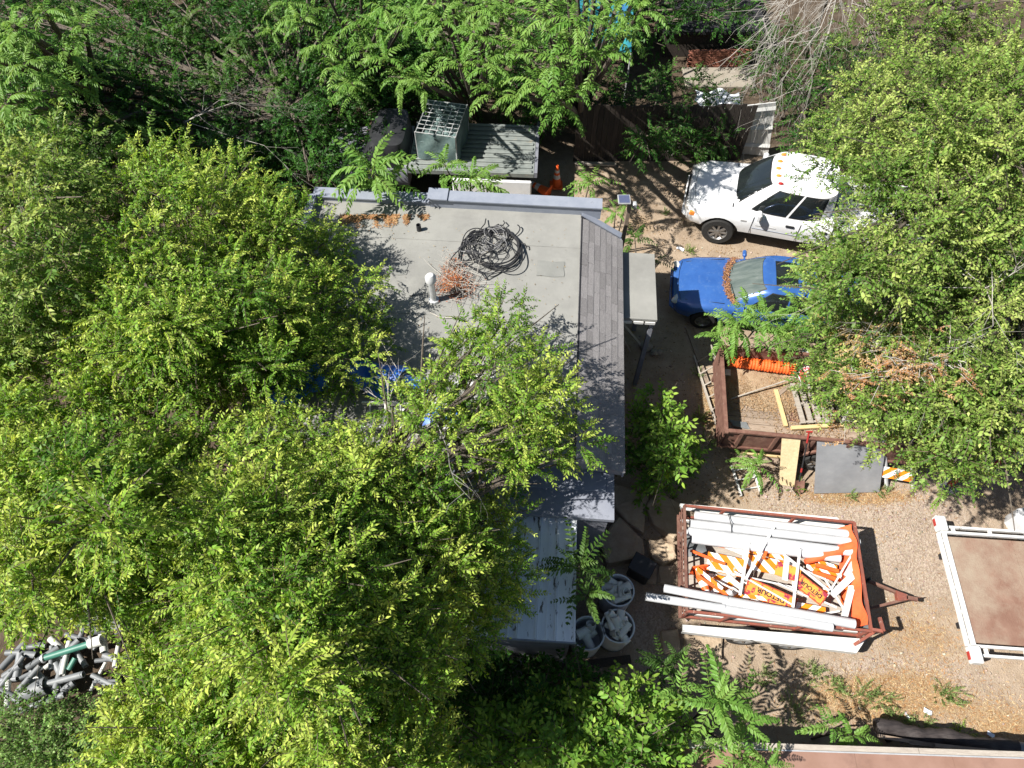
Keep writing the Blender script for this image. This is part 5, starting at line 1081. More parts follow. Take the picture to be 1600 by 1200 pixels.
# solar lamp on a wooden post by the eave
pl_ = at(972, 372, 2.0); sb = thing('solar_lamp', 'small solar panel on a wooden post beside the eave', 'solar lamp', (pl_.x + .05, pl_.y + .1, 0))
m = MB(); m.box((0, 0, 1.52), (.08, .08, 3.04)); m.build('post', X['wood'], sb)
m = MB(); m.box((-.14, 0, 3.08), (.27, .27, .025), Matrix.Rotation(0, 4, 'X')); m.build('panel_frame', X['galv'], sb)
m = MB(); m.box((-.14, 0, 3.096), (.23, .23, .008)); m.build('solar_panel', X['solar'], sb)
m = MB(); m.box((.1, -.03, 2.95), (.1, .12, .14), None, 0, .02); m.build('lamp_head', X['galv'], sb)

# ------------------------------------------------------------------ neighbour's brown roof at the bottom and black pipe
RZ = 1.5
e0, e1 = at(1030, 1160, RZ), at(1640, 1180, RZ)
nb_ = thing('outbuilding', 'outbuilding with flat brown roof at the bottom edge', 'outbuilding', (e0.x, e0.y, 0), math.atan2(e1.y - e0.y, e1.x - e0.x)); NL = (e1 - e0).length
for i in range(4):
    x0 = i * NL / 4; m = MB(); m.box((x0 + NL / 8, -1.6, RZ - .03 - .003 * (i % 2)), (NL / 4 - .004, 3.1, .05)); m.build('roofing_sheet', X['brownroof'], nb_)
m = MB(); m.box((NL / 2, -1.65, RZ / 2 - .06), (NL - .1, 3.0, RZ - .12)); m.build('wall', X['wall'], nb_)
for i in range(3): m = MB(); m.box((NL * (i + .5) / 3, .0, RZ - .05), (NL / 3 - .01, .08, .13 - .012 * i)); m.build('edge_board', X['greywood'], nb_)
m = MB(); m.box((NL / 2, -.055, RZ + .0), (NL, .02, .012)); m.build('drip_edge', X['galv'], nb_)
bp0, bp1 = at(1368, 1136, .5), at(1588, 1172, .5); n = 30
m = MB(); m.tube([bp0.lerp(bp1, i / n) + Vector((0, .03 * math.sin(i * .5), .015 * math.sin(i * .9))) for i in range(n + 1)], [.135 + .012 * math.sin(i * 1.7) for i in range(n + 1)], 14)
m.tube([Vector((bp0.x + .4 + k * 1.0, bp0.y - .15, -.05)) for k in (0,)] + [Vector((bp0.x + .4, bp0.y - .1, .45))], .05, 6); m.tube([Vector((bp1.x - .3, bp1.y + .02, -.05)), Vector((bp1.x - .3, bp1.y + .02, .45))], .05, 6)
dpt = thing('drain_pipe', 'long weathered black pipe behind the brown roof edge', 'pipe', (bp0.x, bp0.y, 0)); m.build('pipe', mat('weathered_black_plastic', (.03, .024, .024), (.065, .052, .05), 5, .7, bump=.5, bscale=14, stretch=(1, 5, 5)), dpt, smooth=True, world=True)
m = MB(); m.lathe([(.001, .0), (.14, 0), (.145, .16), (.1, .2), (.001, .21)], 16, frame(bp1, bp1 - bp0) @ Matrix.Rotation(R(90), 4, 'Y')); m.build('end_cap', X['greypipe'], dpt, smooth=True, world=True)
for (a, b, c_, d, lb) in ((1372, 1150, 1460, 1165, 'brown batten between the black pipe and the roof, left'), (1420, 1160, 1560, 1175, 'brown batten between the black pipe and the roof, right')):
    bar1('batten', at(a, b, .7), at(c_, d, .7), .06, .04, X['wood'], lb, 'batten')
for (px, py, s, lb) in ((1445, 1108, .13, 'white paper scrap on the dry weeds, the longest'), (1415, 1114, .09, 'white crumpled paper scrap left of the long one'), (1545, 1144, .11, 'white plastic scrap near the black pipe end'), (1062, 390, .16, 'crumpled grey plastic bag beside the blue car nose')):
    crumple('litter_scrap', at(px, py, .0), s * 1.2, s * .6, random.uniform(-1, 1), X['whitecloth'], lb, 'litter', .03, int(px), 8)

# dark block added in place of deep shade in the neighbour's yard
d0 = at(1040, 50, .9); ds = thing('shade_block', 'dark block added in place of shade at the top edge behind the bricks', 'shed', (d0.x, d0.y, 0))
m = MB(); m.box((1.6, 2.0, .85), (3.3, 4.0, .1)); m.build('roof', mat('painted_shade', (.012, .012, .016), (.024, .023, .028), 2, 1., bump=.2), ds)
m = MB(); m.box((1.6, 2.0, .4), (3.1, 3.8, .8)); m.build('wall', X['darkwood'], ds)

# ------------------------------------------------------------------ foliage
def norm(a): return a / np.maximum(np.linalg.norm(a, axis=-1, keepdims=True), 1e-9)
LEAF = np.array([(0, 0), (.28, -.5), (.66, -.40), (1, 0), (.66, .40), (.28, .5)])     # outline of a leaf blade: along, across
def leaf_verts(base, d, nrm, ln, wd, fold, curl, LEAF=LEAF):
    """many leaves at once -> (n,6,3)"""
    d = norm(d); s = norm(np.cross(nrm, d)); nn = np.cross(d, s)
    a = LEAF[None, :, 0] * ln[:, None]; c = LEAF[None, :, 1] * wd[:, None]
    up = np.abs(c) * fold[:, None] - (LEAF[None, :, 0] ** 2) * (ln * curl)[:, None]
    return base[:, None] + a[..., None] * d[:, None] + c[..., None] * s[:, None] + up[..., None] * nn[:, None]
LQ = np.array([(0, 1, 2, 3), (0, 3, 4, 5)])
LEAF4 = np.array([(0, 0), (.42, -.5), (1, 0), (.42, .5)])      # the same with one corner a side, for small leaves
LQ4 = np.array([(0, 1, 2, 3)])

def spray_template(seed, L, nl, ln, wd, ang=52, droop=.25, side=1., small=True):
    """a leafy shoot along +X: verts, quads, t along shoot per vertex (-1 for the twig)"""
    r_ = np.random.default_rng(seed); k = np.arange(nl); t = (k + .6) / nl; t[-1] = 1.
    sgn = np.where(k % 2, 1., -1.); sgn[-1] = 0
    def axis(t): return np.stack([L * t, .06 * L * np.sin(3 * t + seed), -droop * L * t ** 2], -1)
    base = axis(t * .97); tan = norm(axis(np.minimum(t + .05, 1.1)) - axis(t))
    a = np.radians(ang + r_.normal(0, 12, nl)) * np.abs(sgn)
    side_v = np.stack([np.zeros(nl), sgn, r_.normal(0, .25, nl)], -1)
    d = tan * np.cos(a)[:, None] + side_v * np.sin(a)[:, None] * side + np.stack([np.zeros(nl), np.zeros(nl), r_.normal(-.18, .22, nl)], -1)
    n = np.stack([r_.normal(0, .55, nl), r_.normal(0, .55, nl), np.ones(nl)], -1)
    sz = (.65 + .45 * np.sin(np.pi * (.15 + .7 * t))) * r_.uniform(.8, 1.15, nl)
    k6 = 4 if small else 6; V = leaf_verts(base, d, norm(n), ln * sz, wd * sz * (1.22 if small else 1), r_.uniform(.2, .5, nl), r_.uniform(0, .3, nl), LEAF4 if small else LEAF).reshape(-1, 3)
    Q = ((LQ4 if small else LQ)[None] + (np.arange(nl) * k6)[:, None, None]).reshape(-1, 4); T = np.repeat(t, k6); J = np.repeat(r_.uniform(.68, 1.25, nl), k6)
    # twig as a thin three-sided stick
    p = axis(np.array([0, .5, 1.])); tw = []; rr = np.array([.006, .0045, .002]) * (L / .4) ** .5
    for i in range(3):
        for j in range(3): an = 2.094 * j; tw.append(p[i] + np.array([0, math.cos(an), math.sin(an)]) * rr[i])
    b = len(V); q = [(b + i * 3 + j, b + i * 3 + (j + 1) % 3, b + (i + 1) * 3 + (j + 1) % 3, b + (i + 1) * 3 + j) for i in range(2) for j in range(3)]
    return np.concatenate([V, np.array(tw)]), np.concatenate([Q, np.array(q)]), np.concatenate([T, np.full(9, -1.)]), np.concatenate([J, np.ones(9)])

def crown_mesh(name, pos, axis, templates, scale, palette, seed, twig=(.3, .24, .17), hue=None, tipgain=.5):
    """bake sprays at pos with direction axis into one mesh. palette: deep, mid, tip colours"""
    r_ = np.random.default_rng(seed); n = len(pos); which = r_.integers(0, len(templates), n)
    Vs, Qs, Cs = [], [], []; off = 0; pal = np.array(palette)
    h = r_.random(n) if hue is None else np.clip(hue + r_.normal(0, .18, n), 0, 1)
    ax = norm(axis); upv = np.stack([r_.normal(0, .35, n), r_.normal(0, .35, n), np.ones(n)], -1)
    y = norm(np.cross(upv, ax)); z = np.cross(ax, y); sc = scale * r_.uniform(.62, 1.32, n)
    for k, (V, Q, T, J) in enumerate(templates):
        i = np.where(which == k)[0]
        if not len(i): continue
        M_ = np.stack([ax[i], y[i], z[i]], -1) * sc[i][:, None, None]
        W_ = np.einsum('nij,vj->nvi', M_, V) + pos[i][:, None]
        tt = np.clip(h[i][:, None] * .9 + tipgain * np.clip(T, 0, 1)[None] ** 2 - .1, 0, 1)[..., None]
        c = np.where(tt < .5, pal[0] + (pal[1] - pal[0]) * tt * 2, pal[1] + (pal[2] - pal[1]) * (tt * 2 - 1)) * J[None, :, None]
        c = np.where((T < 0)[None, :, None], np.array(twig), c)
        Vs.append(W_.reshape(-1, 3)); Cs.append(c.reshape(-1, 3)); Qs.append((Q[None] + (off + np.arange(len(i)) * len(V))[:, None, None]).reshape(-1, 4)); off += len(i) * len(V)
    return mesh_np(name, np.concatenate(Vs), np.concatenate(Qs), np.concatenate(Cs))

def inside(poly, x, y):
    c = False; n = len(poly); j = n - 1
    for i in range(n):
        xi, yi = poly[i]; xj, yj = poly[j]
        if (yi > y) != (yj > y) and x < (xj - xi) * (y - yi) / (yj - yi) + xi: c = not c
        j = i
    return c
def edge_dist(poly, x, y):
    d = 1e9; n = len(poly)
    for i in range(n):
        ax, ay = poly[i]; bx, by = poly[(i + 1) % n]; t = max(0, min(1, ((x - ax) * (bx - ax) + (y - ay) * (by - ay)) / ((bx - ax) ** 2 + (by - ay) ** 2 + 1e-9)))
        d = min(d, math.hypot(x - ax - t * (bx - ax), y - ay - t * (by - ay)))
    return d
def clumps(poly, z0, z1, spacing, dmax, seed, zn=.28, mg=0., pw=.5, zx=None, zabs=None):
    """boughs of a crown: centres filling an outline (photo px), dome-shaped in height -> list of (centre, inwardness)"""
    q = random.Random(seed); xs_ = [p[0] for p in poly]; ys_ = [p[1] for p in poly]; out = []; pts = []
    for _ in range(6000):
        x, y = q.uniform(min(xs_), max(xs_)), q.uniform(min(ys_), max(ys_))
        if not inside(poly, x, y) or any((x - a) ** 2 + (y - b) ** 2 < spacing ** 2 for a, b in pts): continue
        e = edge_dist(poly, x, y)
        if e < mg: continue
        pts.append((x, y)); d = min(1, e / dmax); out.append((at(x, y, zabs(x, y, d) + q.gauss(0, zn)) if zabs else at(x, y, z0 + (z1 - z0) * d ** pw * (zx(x, y) if zx else 1) + q.gauss(0, zn)), d))
    return out
def bough_sprays(cl, r_, per, seed, flat=.75, droop=.35, low=.35):
    """spray roots and directions round each bough centre"""
    g = np.random.default_rng(seed); P_, D_, H_ = [], [], []
    for (c, d) in cl:
        n = max(1, int(per * g.uniform(.7, 1.3))); rr = r_ * g.uniform(.75, 1.25); v = norm(g.normal(0, 1, (n, 3))); v[:, 2] = np.where(v[:, 2] < -low, -v[:, 2], v[:, 2])
        rad = rr * (.25 + .75 * g.random(n) ** .6); p = np.array(c) + v * rad[:, None] * np.array([1, 1, flat])
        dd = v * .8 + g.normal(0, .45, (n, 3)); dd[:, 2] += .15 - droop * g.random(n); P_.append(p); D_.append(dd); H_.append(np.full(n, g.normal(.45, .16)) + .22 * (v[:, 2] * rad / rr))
    return np.concatenate(P_), np.concatenate(D_), np.concatenate(H_)
def limbs(mb, root, top, cl, seed, r0=.16, every=1, fork=.6):
    """trunk from root to top, then a tapered limb to each bough"""
    q = random.Random(seed); root = Vector(root); top = Vector(top); n = 7
    pts = [root.lerp(top, i / n) + Vector((q.gauss(0, .05), q.gauss(0, .05), 0)) * (i > 0) for i in range(n + 1)]
    tb = MB(); tb.tube(pts, [r0 * (1.25 - .6 * i / n) if i else r0 * 1.6 for i in range(n + 1)], 10)
    for i, (c, d) in enumerate(cl):
        if i % every: continue
        s = root.lerp(top, q.uniform(fork, 1.)); c = Vector(c); L = (c - s).length; mid = s.lerp(c, .5) + Vector((q.gauss(0, .12), q.gauss(0, .12), .10)) * L * .5
        a = min(.075, .016 + .012 * L); P_ = []
        for k in range(7): t = k / 6; P_.append((s * (1 - t) + mid * t) * (1 - t) + (mid * (1 - t) + c * t) * t + Vector((q.gauss(0, .02), q.gauss(0, .02), q.gauss(0, .02))) * L * .3 * (0 < k < 6))
        mb.tube(P_, [a * (1 - .8 * k / 6) for k in range(7)], 6, 0, False)
        for _ in range(3):    # side twigs
            e = c + Vector((q.gauss(0, .4), q.gauss(0, .4), q.gauss(.0, .25))); w_ = P_[4]; mb.tube([w_, w_.lerp(e, .5) + Vector((0, 0, .05)), e], [a * .35, a * .25, a * .1], 4, 0, False)
    return tb
def tree(name, label, cat, root, top, parts, tm, scale, palette, seed, r0=.16, group=None, twig=(.2, .16, .11), every=1, bark='bark', extra=None, lm='leaf'):
    """parts: list of dicts(poly,z0,z1,sp,dmax,per,r)"""
    t_ = thing(name, label, cat, Vector((root[0], root[1], 0)), 0, group); allc = []; P_, D_, H_ = [], [], []
    for i, d in enumerate(parts):
        c = clumps(d['poly'], d['z0'], d['z1'], d['sp'], d.get('dmax', 130), seed * 31 + i, d.get('zn', .28), d.get('mg', 0), d.get('pw', .5), d.get('zx'), d.get('zabs')); allc += c
        a, b, h = bough_sprays(c, d['r'], d['per'], seed * 57 + i, d.get('flat', .75), d.get('droop', .35)); P_.append(a); D_.append(b); H_.append(h + d.get('hue', 0))
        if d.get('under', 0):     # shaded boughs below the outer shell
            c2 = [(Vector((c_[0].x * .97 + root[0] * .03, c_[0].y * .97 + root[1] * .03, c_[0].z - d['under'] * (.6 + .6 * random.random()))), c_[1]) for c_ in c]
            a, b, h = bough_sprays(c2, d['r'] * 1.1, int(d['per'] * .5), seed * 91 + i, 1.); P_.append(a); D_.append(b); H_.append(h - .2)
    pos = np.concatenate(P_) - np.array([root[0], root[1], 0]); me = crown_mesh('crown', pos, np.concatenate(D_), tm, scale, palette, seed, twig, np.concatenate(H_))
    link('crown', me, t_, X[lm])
    mb = MB(); tk_ = limbs(mb, (root[0], root[1], -.05), top, allc, seed, r0, every); tk_.build('trunk', X[bark], t_, smooth=True, world=True); mb.build('limbs', X[bark], t_, smooth=True, world=True)
    return t_

ELM = [spray_template(i, .36, 17, .070, .025, 50, .32) for i in range(8)]
ELMS = [spray_template(20 + i, .36, 17, .06, .026, 55, .25) for i in range(8)]
BROAD = [spray_template(40 + i, .34, 8, .12, .062, 62, .25, small=False) for i in range(6)]
TINY = [spray_template(60 + i, .30, 17, .04, .020, 55, .15) for i in range(6)]
P_YEL = [(.048, .135, .014), (.17, .32, .036), (.42, .505, .095)]
P_OLIVE = [(.05, .125, .02), (.165, .28, .05), (.37, .45, .12)]
P_SHADE = [(.018, .07, .011), (.036, .115, .018), (.075, .18, .028)]  # leaf colours with shade painted in, for bushes out of the sun
P_FRESH = [(.05, .135, .018), (.13, .265, .036), (.28, .42, .065)]
P_PALE = [(.07, .145, .035), (.15, .255, .07), (.27, .38, .13)]
P_RUST = [(.28, .14, .055), (.42, .23, .10), (.52, .34, .16)]

tree('elm_tree', 'large bright green elm left of the flat roof, its crown over the roof edge', 'tree', (-6.4, 7.6), (-5.6, 7.2, 4.0),
     [dict(poly=[(140, 340), (200, 235), (330, 215), (405, 245), (465, 310), (560, 370), (605, 455), (600, 535), (565, 580), (460, 600), (300, 645), (100, 600), (60, 450)], z0=3.6, z1=5.9, sp=39, dmax=130, per=72, r=.42, mg=20, pw=.7, zn=.36, under=.9, zx=lambda x, y: max(.15, min(1., (585 - x) / 330)))], ELM, .87, P_YEL, 1, .2, every=1)
def front_z(x, y, d):
    """boughs over the house stay above its roof; those over the shed hang low and rise to the west"""
    k = min(1, max(0, (y - 715) / 70)); return (3.75 + 2. * d ** .7) * (1 - k) + (2.8 + 3.0 * min(1, max(0, (830 - x) / 340)) ** .9) * k
tree('elm_tree', 'large yellow green elm in front of the house, its boughs over the shed', 'tree', (-2.9, 3.4), (-2.5, 3.6, 4.4),
     [dict(poly=[(300, 660), (440, 640), (540, 655), (620, 690), (700, 730), (800, 765), (835, 800), (830, 900), (800, 985), (740, 1060), (600, 1110), (450, 1130), (310, 1010), (280, 800)], z0=3.3, z1=5.9, sp=40, dmax=220, per=70, r=.40, mg=38, zn=.3, zabs=front_z, under=.9),
      dict(poly=[(690, 530), (735, 492), (805, 470), (825, 525), (865, 550), (895, 595), (940, 625), (925, 700), (850, 735), (760, 745), (660, 690), (560, 640), (640, 610)], z0=3.85, z1=4.5, sp=39, dmax=90, per=54, r=.34, mg=18, hue=.02)], ELM, .87, P_YEL, 2, .22)
tree('elm_tree', 'yellow green elm at the left edge above the pipe heap', 'tree', (-7.6, 4.2), (-6.8, 4.1, 4.2),
     [dict(poly=[(-90, 540), (100, 580), (320, 630), (330, 800), (345, 1010), (230, 985), (150, 965), (60, 975), (-90, 975)], z0=3.4, z1=5.8, sp=40, dmax=160, per=70, r=.42, zn=.42, mg=36, under=.9)], ELM, .87, P_YEL, 3, .17)
tree('elm_tree', 'elm crown along the bottom edge right of the pipe heap', 'tree', (-4.3, 1.6), (-3.9, 1.5, 3.0),
     [dict(poly=[(215, 985), (330, 960), (450, 1080), (600, 1075), (700, 1120), (720, 1290), (90, 1290), (170, 1120)], z0=3.0, z1=4.8, sp=42, dmax=110, per=72, r=.4, mg=34, zn=.36, under=.7)], ELM, .85, P_YEL, 4, .12)
tree('elm_tree', 'mixed green tree at the left edge below the dark thicket', 'tree', (-11, 11.5), (-10.6, 11.2, 3.4),
     [dict(poly=[(-80, 180), (100, 190), (180, 290), (140, 430), (90, 580), (-80, 600)], z0=3.2, z1=6.2, sp=42, dmax=110, per=56, r=.5, mg=25, under=.9)], ELM, 1.1, P_OLIVE, 5, .14)
# right hand elms with dead, rust brown boughs
RB = [(1245, 190), (1330, 125), (1420, 95), (1500, 70), (1680, 60), (1680, 440), (1480, 460), (1400, 480), (1268, 452), (1245, 405), (1310, 335), (1320, 290), (1265, 250)]
tree('elm_tree', 'olive green elm at upper right overhanging the white pickup', 'tree', (11.8, 13.2), (11.2, 12.7, 4.2),
     [dict(poly=RB, z0=3.3, z1=6.2, sp=44, dmax=150, per=74, r=.44, mg=22, zn=.5, under=1.0)], ELMS, 1.05, P_OLIVE, 6, .2)
tree('elm_tree', 'olive green elm with rust brown boughs overhanging the dump trailer', 'tree', (10.6, 9.0), (10.1, 8.8, 3.2),
     [dict(poly=[(1250, 420), (1400, 430), (1680, 400), (1680, 720), (1580, 700), (1500, 775), (1465, 740), (1410, 695), (1350, 665), (1325, 615), (1290, 560), (1275, 500)], z0=2.3, z1=4.8, sp=43, dmax=130, per=70, r=.42, mg=24, zn=.42, under=.9),
      dict(poly=[(1250, 575), (1310, 555), (1318, 630), (1262, 612)], z0=1.7, z1=2.2, sp=24, dmax=40, per=20, r=.2)], ELMS, 1.05, P_OLIVE, 7, .17)
def dead_bough(label, pts, n, seed, palette=P_RUST):
    g = np.random.default_rng(seed); t_ = thing('dead_bough', label, 'bough', pts[0]); P_ = []; mb = MB()
    for a, b in zip(pts[:-1], pts[1:]):
        mb.tube([a, a.lerp(b, .5) + Vector((0, 0, .06)), b], [.03, .022, .014], 6, 0, False)
        for k in range(n):
            f = g.random(); s = a.lerp(b, f); e = s + Vector((g.normal(0, .28), g.normal(0, .24), g.normal(.05, .16))); mb.tube([s, s.lerp(e, .6) + Vector((0, 0, .04)), e], [.008, .006, .003], 4, 0, False); P_.append((s + (e - s) * .7)[:]); P_.append(e[:])
    P_ = np.array(P_); me = crown_mesh('dead_leaves', P_ - np.array(pts[0]), g.normal(0, 1, (len(P_), 3)) * np.array([1, 1, .4]), TINY, 1.0, palette, seed, (.5, .42, .35)); link('dead_leaves', me, t_, X['leaf']); mb.build('twigs', X['deadwood'], t_, world=True)
TAN = [(.4, .27, .1), (.5, .36, .14), (.56, .43, .2)]
dead_bough('rust brown dead bough in the middle of the right elm', [at(1325, 592, 4.0), at(1390, 588, 4.5), at(1450, 560, 4.8)], 38, 1)
dead_bough('rust brown tip of a dead bough right of the larger one', [at(1455, 575, 4.8), at(1500, 555, 4.9)], 16, 5)
dead_bough('tan withered bough at the edge above the trailer end', [at(1320, 500, 3.7), at(1355, 530, 4.2), at(1390, 555, 4.4)], 38, 2, TAN)
dead_bough('tan withered bough reaching over the pallet', [at(1315, 660, 2.6), at(1340, 620, 3.2)], 16, 6, P_RUST)
dead_bough('tan withered bough hanging behind the barricade boards', [at(1430, 650, 3.2), at(1445, 690, 3.0)], 14, 3, TAN)
def dead_tree(name, label, cat, root, limbs_, seed, n2=9, n3=5, r0=.05, spread=.5):
    """bare grey limbs that fork twice into fine drooping twigs"""
    q = random.Random(seed); t_ = thing(name, label, cat, Vector((root[0], root[1], 0))); mb = MB(); tb = MB(); root = Vector(root); tb.tube([Vector((root.x, root.y, 0)), root * .5 + Vector((root.x, root.y, 0)) * .5, root], [.12, .1, .07], 8)
    def twig(a, d, L, r_, lvl):
        k = Vector((q.gauss(0, .3), q.gauss(0, .3), q.gauss(0, .12))) * L; e = a + d * L + Vector((0, 0, -.22 * L)); P_ = [a, a + d * L * .35 + k * .3, a + d * L * .7 + k * .5, e + k * .35]
        mb.tube(P_, [r_, r_ * .75, r_ * .5, r_ * .22], 5 if lvl < 2 else 3, 0, False)
        if lvl < 3:
            for _ in range((n2, n3)[min(1, lvl - 1)]):
                f = q.uniform(.2, 1); j = min(2, int(f * 3)); s = P_[j].lerp(P_[j + 1], f * 3 - j); dd = (d + Vector((q.gauss(0, spread), q.gauss(0, spread), q.gauss(0, .3)))).normalized(); twig(s, dd, L * q.uniform(.35, .6), r_ * .5, lvl + 1)
    for (e, r_) in limbs_:
        d = Vector(e) - root; twig(root, d.normalized(), d.length, r_, 1)
    tb.build('trunk', X['bark'], t_, smooth=True, world=True); mb.build('branches', X['deadwood'], t_, smooth=True, world=True)
dead_tree('dead_tree', 'bare grey dead tree hanging over the top right yard', 'tree', at(1320, -80, 3.4), [(at(1195, 5, 3.1), .018), (at(1205, 60, 2.9), .02), (at(1240, 85, 2.8), .018), (at(1275, 75, 2.8), .018), (at(1325, 60, 2.9), .018), (at(1365, 20, 3.0), .016), (at(1240, 10, 3.2), .018), (at(1225, 35, 3.0), .018), (at(1295, 35, 3.1), .016)], 4, 9, 5, spread=.42)
dead_tree('dead_branch', 'bare grey branches at the middle of the right elms', 'branch', at(1540, 450, 4.7), [(at(1590, 390, 5.4), .011), (at(1410, 370, 5.5), .011), (at(1450, 345, 5.7), .01), (at(1480, 555, 5.2), .011), (at(1400, 590, 4.9), .01)], 6, 8, 4)
dead_tree('dead_branch', 'bare dry branches in the crown over the shed', 'branch', at(610, 665, 4.2), [(at(690, 740, 5.0), .02), (at(640, 545, 4.3), .012), (at(720, 700, 4.7), .012), (at(600, 580, 4.2), .012)], 8, 4, 3)
dead_tree('dead_branch', 'bare dark branches in the shaded thicket at upper left', 'branch', at(290, 190, 2.2), [(at(440, 170, 2.9), .01), (at(350, 130, 3.0), .01), (at(400, 210, 2.8), .009)], 9, 7, 4)
# thicket at the top: low shaded bushes and trees
tree('bush', 'dark shaded thicket behind the elm at upper left', 'bush', (-6, 16.5), (-6, 16.3, 1.8), [dict(poly=[(-60, -60), (650, -60), (650, 130), (625, 225), (560, 250), (480, 320), (400, 290), (300, 250), (150, 280), (-60, 240)], z0=1.0, z1=1.9, sp=42, dmax=90, per=46, r=.6, under=.5)], ELM, 1.35, P_SHADE, 11, .1, twig=(.05, .045, .03))  # twig colour here and on the top-edge bushes also carries painted shade
tree('bush', 'dark shrub in front of the board fence', 'bush', (3.6, 16.6), (3.6, 16.5, .9), [dict(poly=[(985, 130), (1060, 110), (1130, 150), (1130, 235), (1060, 250), (1000, 235)], z0=1., z1=1.9, sp=40, dmax=60, per=40, r=.5, under=.5)], ELM, 1.15, P_SHADE, 12, .05)
tree('bush', 'dark shrub between the white gate and the right elm', 'bush', (8.2, 18.3), (8.2, 18.2, 1.2), [dict(poly=[(1165, 60), (1250, 60), (1380, 110), (1310, 190), (1262, 225), (1245, 150), (1165, 115)], z0=1.2, z1=2.4, sp=42, dmax=60, per=42, r=.6, under=.6)], ELMS, 1.1, P_SHADE, 13, .06)
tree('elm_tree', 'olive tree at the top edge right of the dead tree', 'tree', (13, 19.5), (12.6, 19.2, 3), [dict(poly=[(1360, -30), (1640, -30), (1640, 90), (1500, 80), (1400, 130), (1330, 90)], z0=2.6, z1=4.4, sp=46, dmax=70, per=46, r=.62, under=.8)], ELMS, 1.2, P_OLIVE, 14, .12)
tree('bush', 'green bushes at the top edge behind the canopy', 'bush', (-3.2, 21.5), (-3.2, 21.5, 1.2), [dict(poly=[(430, -60), (1050, -60), (1050, 60), (930, 150), (860, 190), (640, 150), (560, 160), (430, 90)], z0=.8, z1=1.6, sp=44, dmax=90, per=40, r=.65, under=.3)], ELM, 1.4, P_SHADE, 15, .07, twig=(.05, .045, .03))
tree('bush', 'dark bush at the top edge over the dark shade block', 'bush', (3.9, 22), (3.9, 22, 1.2), [dict(poly=[(1035, -60), (1150, -60), (1165, 20), (1110, 45), (1050, 50)], z0=1.3, z1=2.2, sp=34, dmax=50, per=30, r=.5)], ELM, 1.4, P_SHADE, 22, .05, twig=(.05, .045, .03))
# shrubs near the house and along the bottom
tree('bush', 'round leafy green shrub between the eave and the dump trailer', 'bush', (2.95, 6.1), (2.9, 6.1, 1.0), [dict(poly=[(1005, 645), (1030, 630), (1060, 645), (1070, 690), (1060, 735), (1020, 750), (995, 720), (995, 670)], z0=.9, z1=2.0, sp=26, dmax=50, per=26, r=.34, under=.55)], BROAD, .85, P_FRESH, 16, .035)
tree('bush', 'broad leaved bright shrub at the bottom edge left of the brown roof', 'bush', (1.2, .95), (1.2, .95, 1.2), [dict(poly=[(850, 1110), (930, 1080), (985, 1090), (1040, 1130), (1035, 1230), (700, 1230), (720, 1150), (790, 1140)], z0=1.4, z1=2.5, sp=34, dmax=60, per=30, r=.34, under=.5)], BROAD, .8, P_FRESH, 17, .04)
tree('bush', 'dark shrub in shade below the shed', 'bush', (.4, 1.7), (.4, 1.7, .7), [dict(poly=[(770, 1060), (880, 1050), (940, 1070), (900, 1130), (800, 1150), (730, 1120)], z0=.6, z1=1.3, sp=36, dmax=50, per=30, r=.35, under=.4)], BROAD, .7, P_SHADE, 18, .03)
tree('bush', 'pale small leaved shrub at the lower left corner below the pipe heap', 'bush', (-7.4, 1.3), (-7.4, 1.3, .8), [dict(poly=[(-40, 1115), (60, 1130), (150, 1125), (200, 1160), (200, 1240), (-40, 1240)], z0=.9, z1=1.9, sp=38, dmax=70, per=60, r=.4, under=.5)], TINY, 1.1, [(.06, .14, .03), (.14, .27, .06), (.27, .4, .12)], 19, .03)
tree('bush', 'low dark weeds along the west wall of the shed and under the big elm', 'bush', (-1.2, 2.2), (-1.2, 2.2, .4), [dict(poly=[(560, 1020), (760, 1010), (780, 1100), (620, 1150), (520, 1110)], z0=.5, z1=1.2, sp=50, dmax=60, per=34, r=.45, under=.3)], ELM, 1.2, P_SHADE, 20, .03)

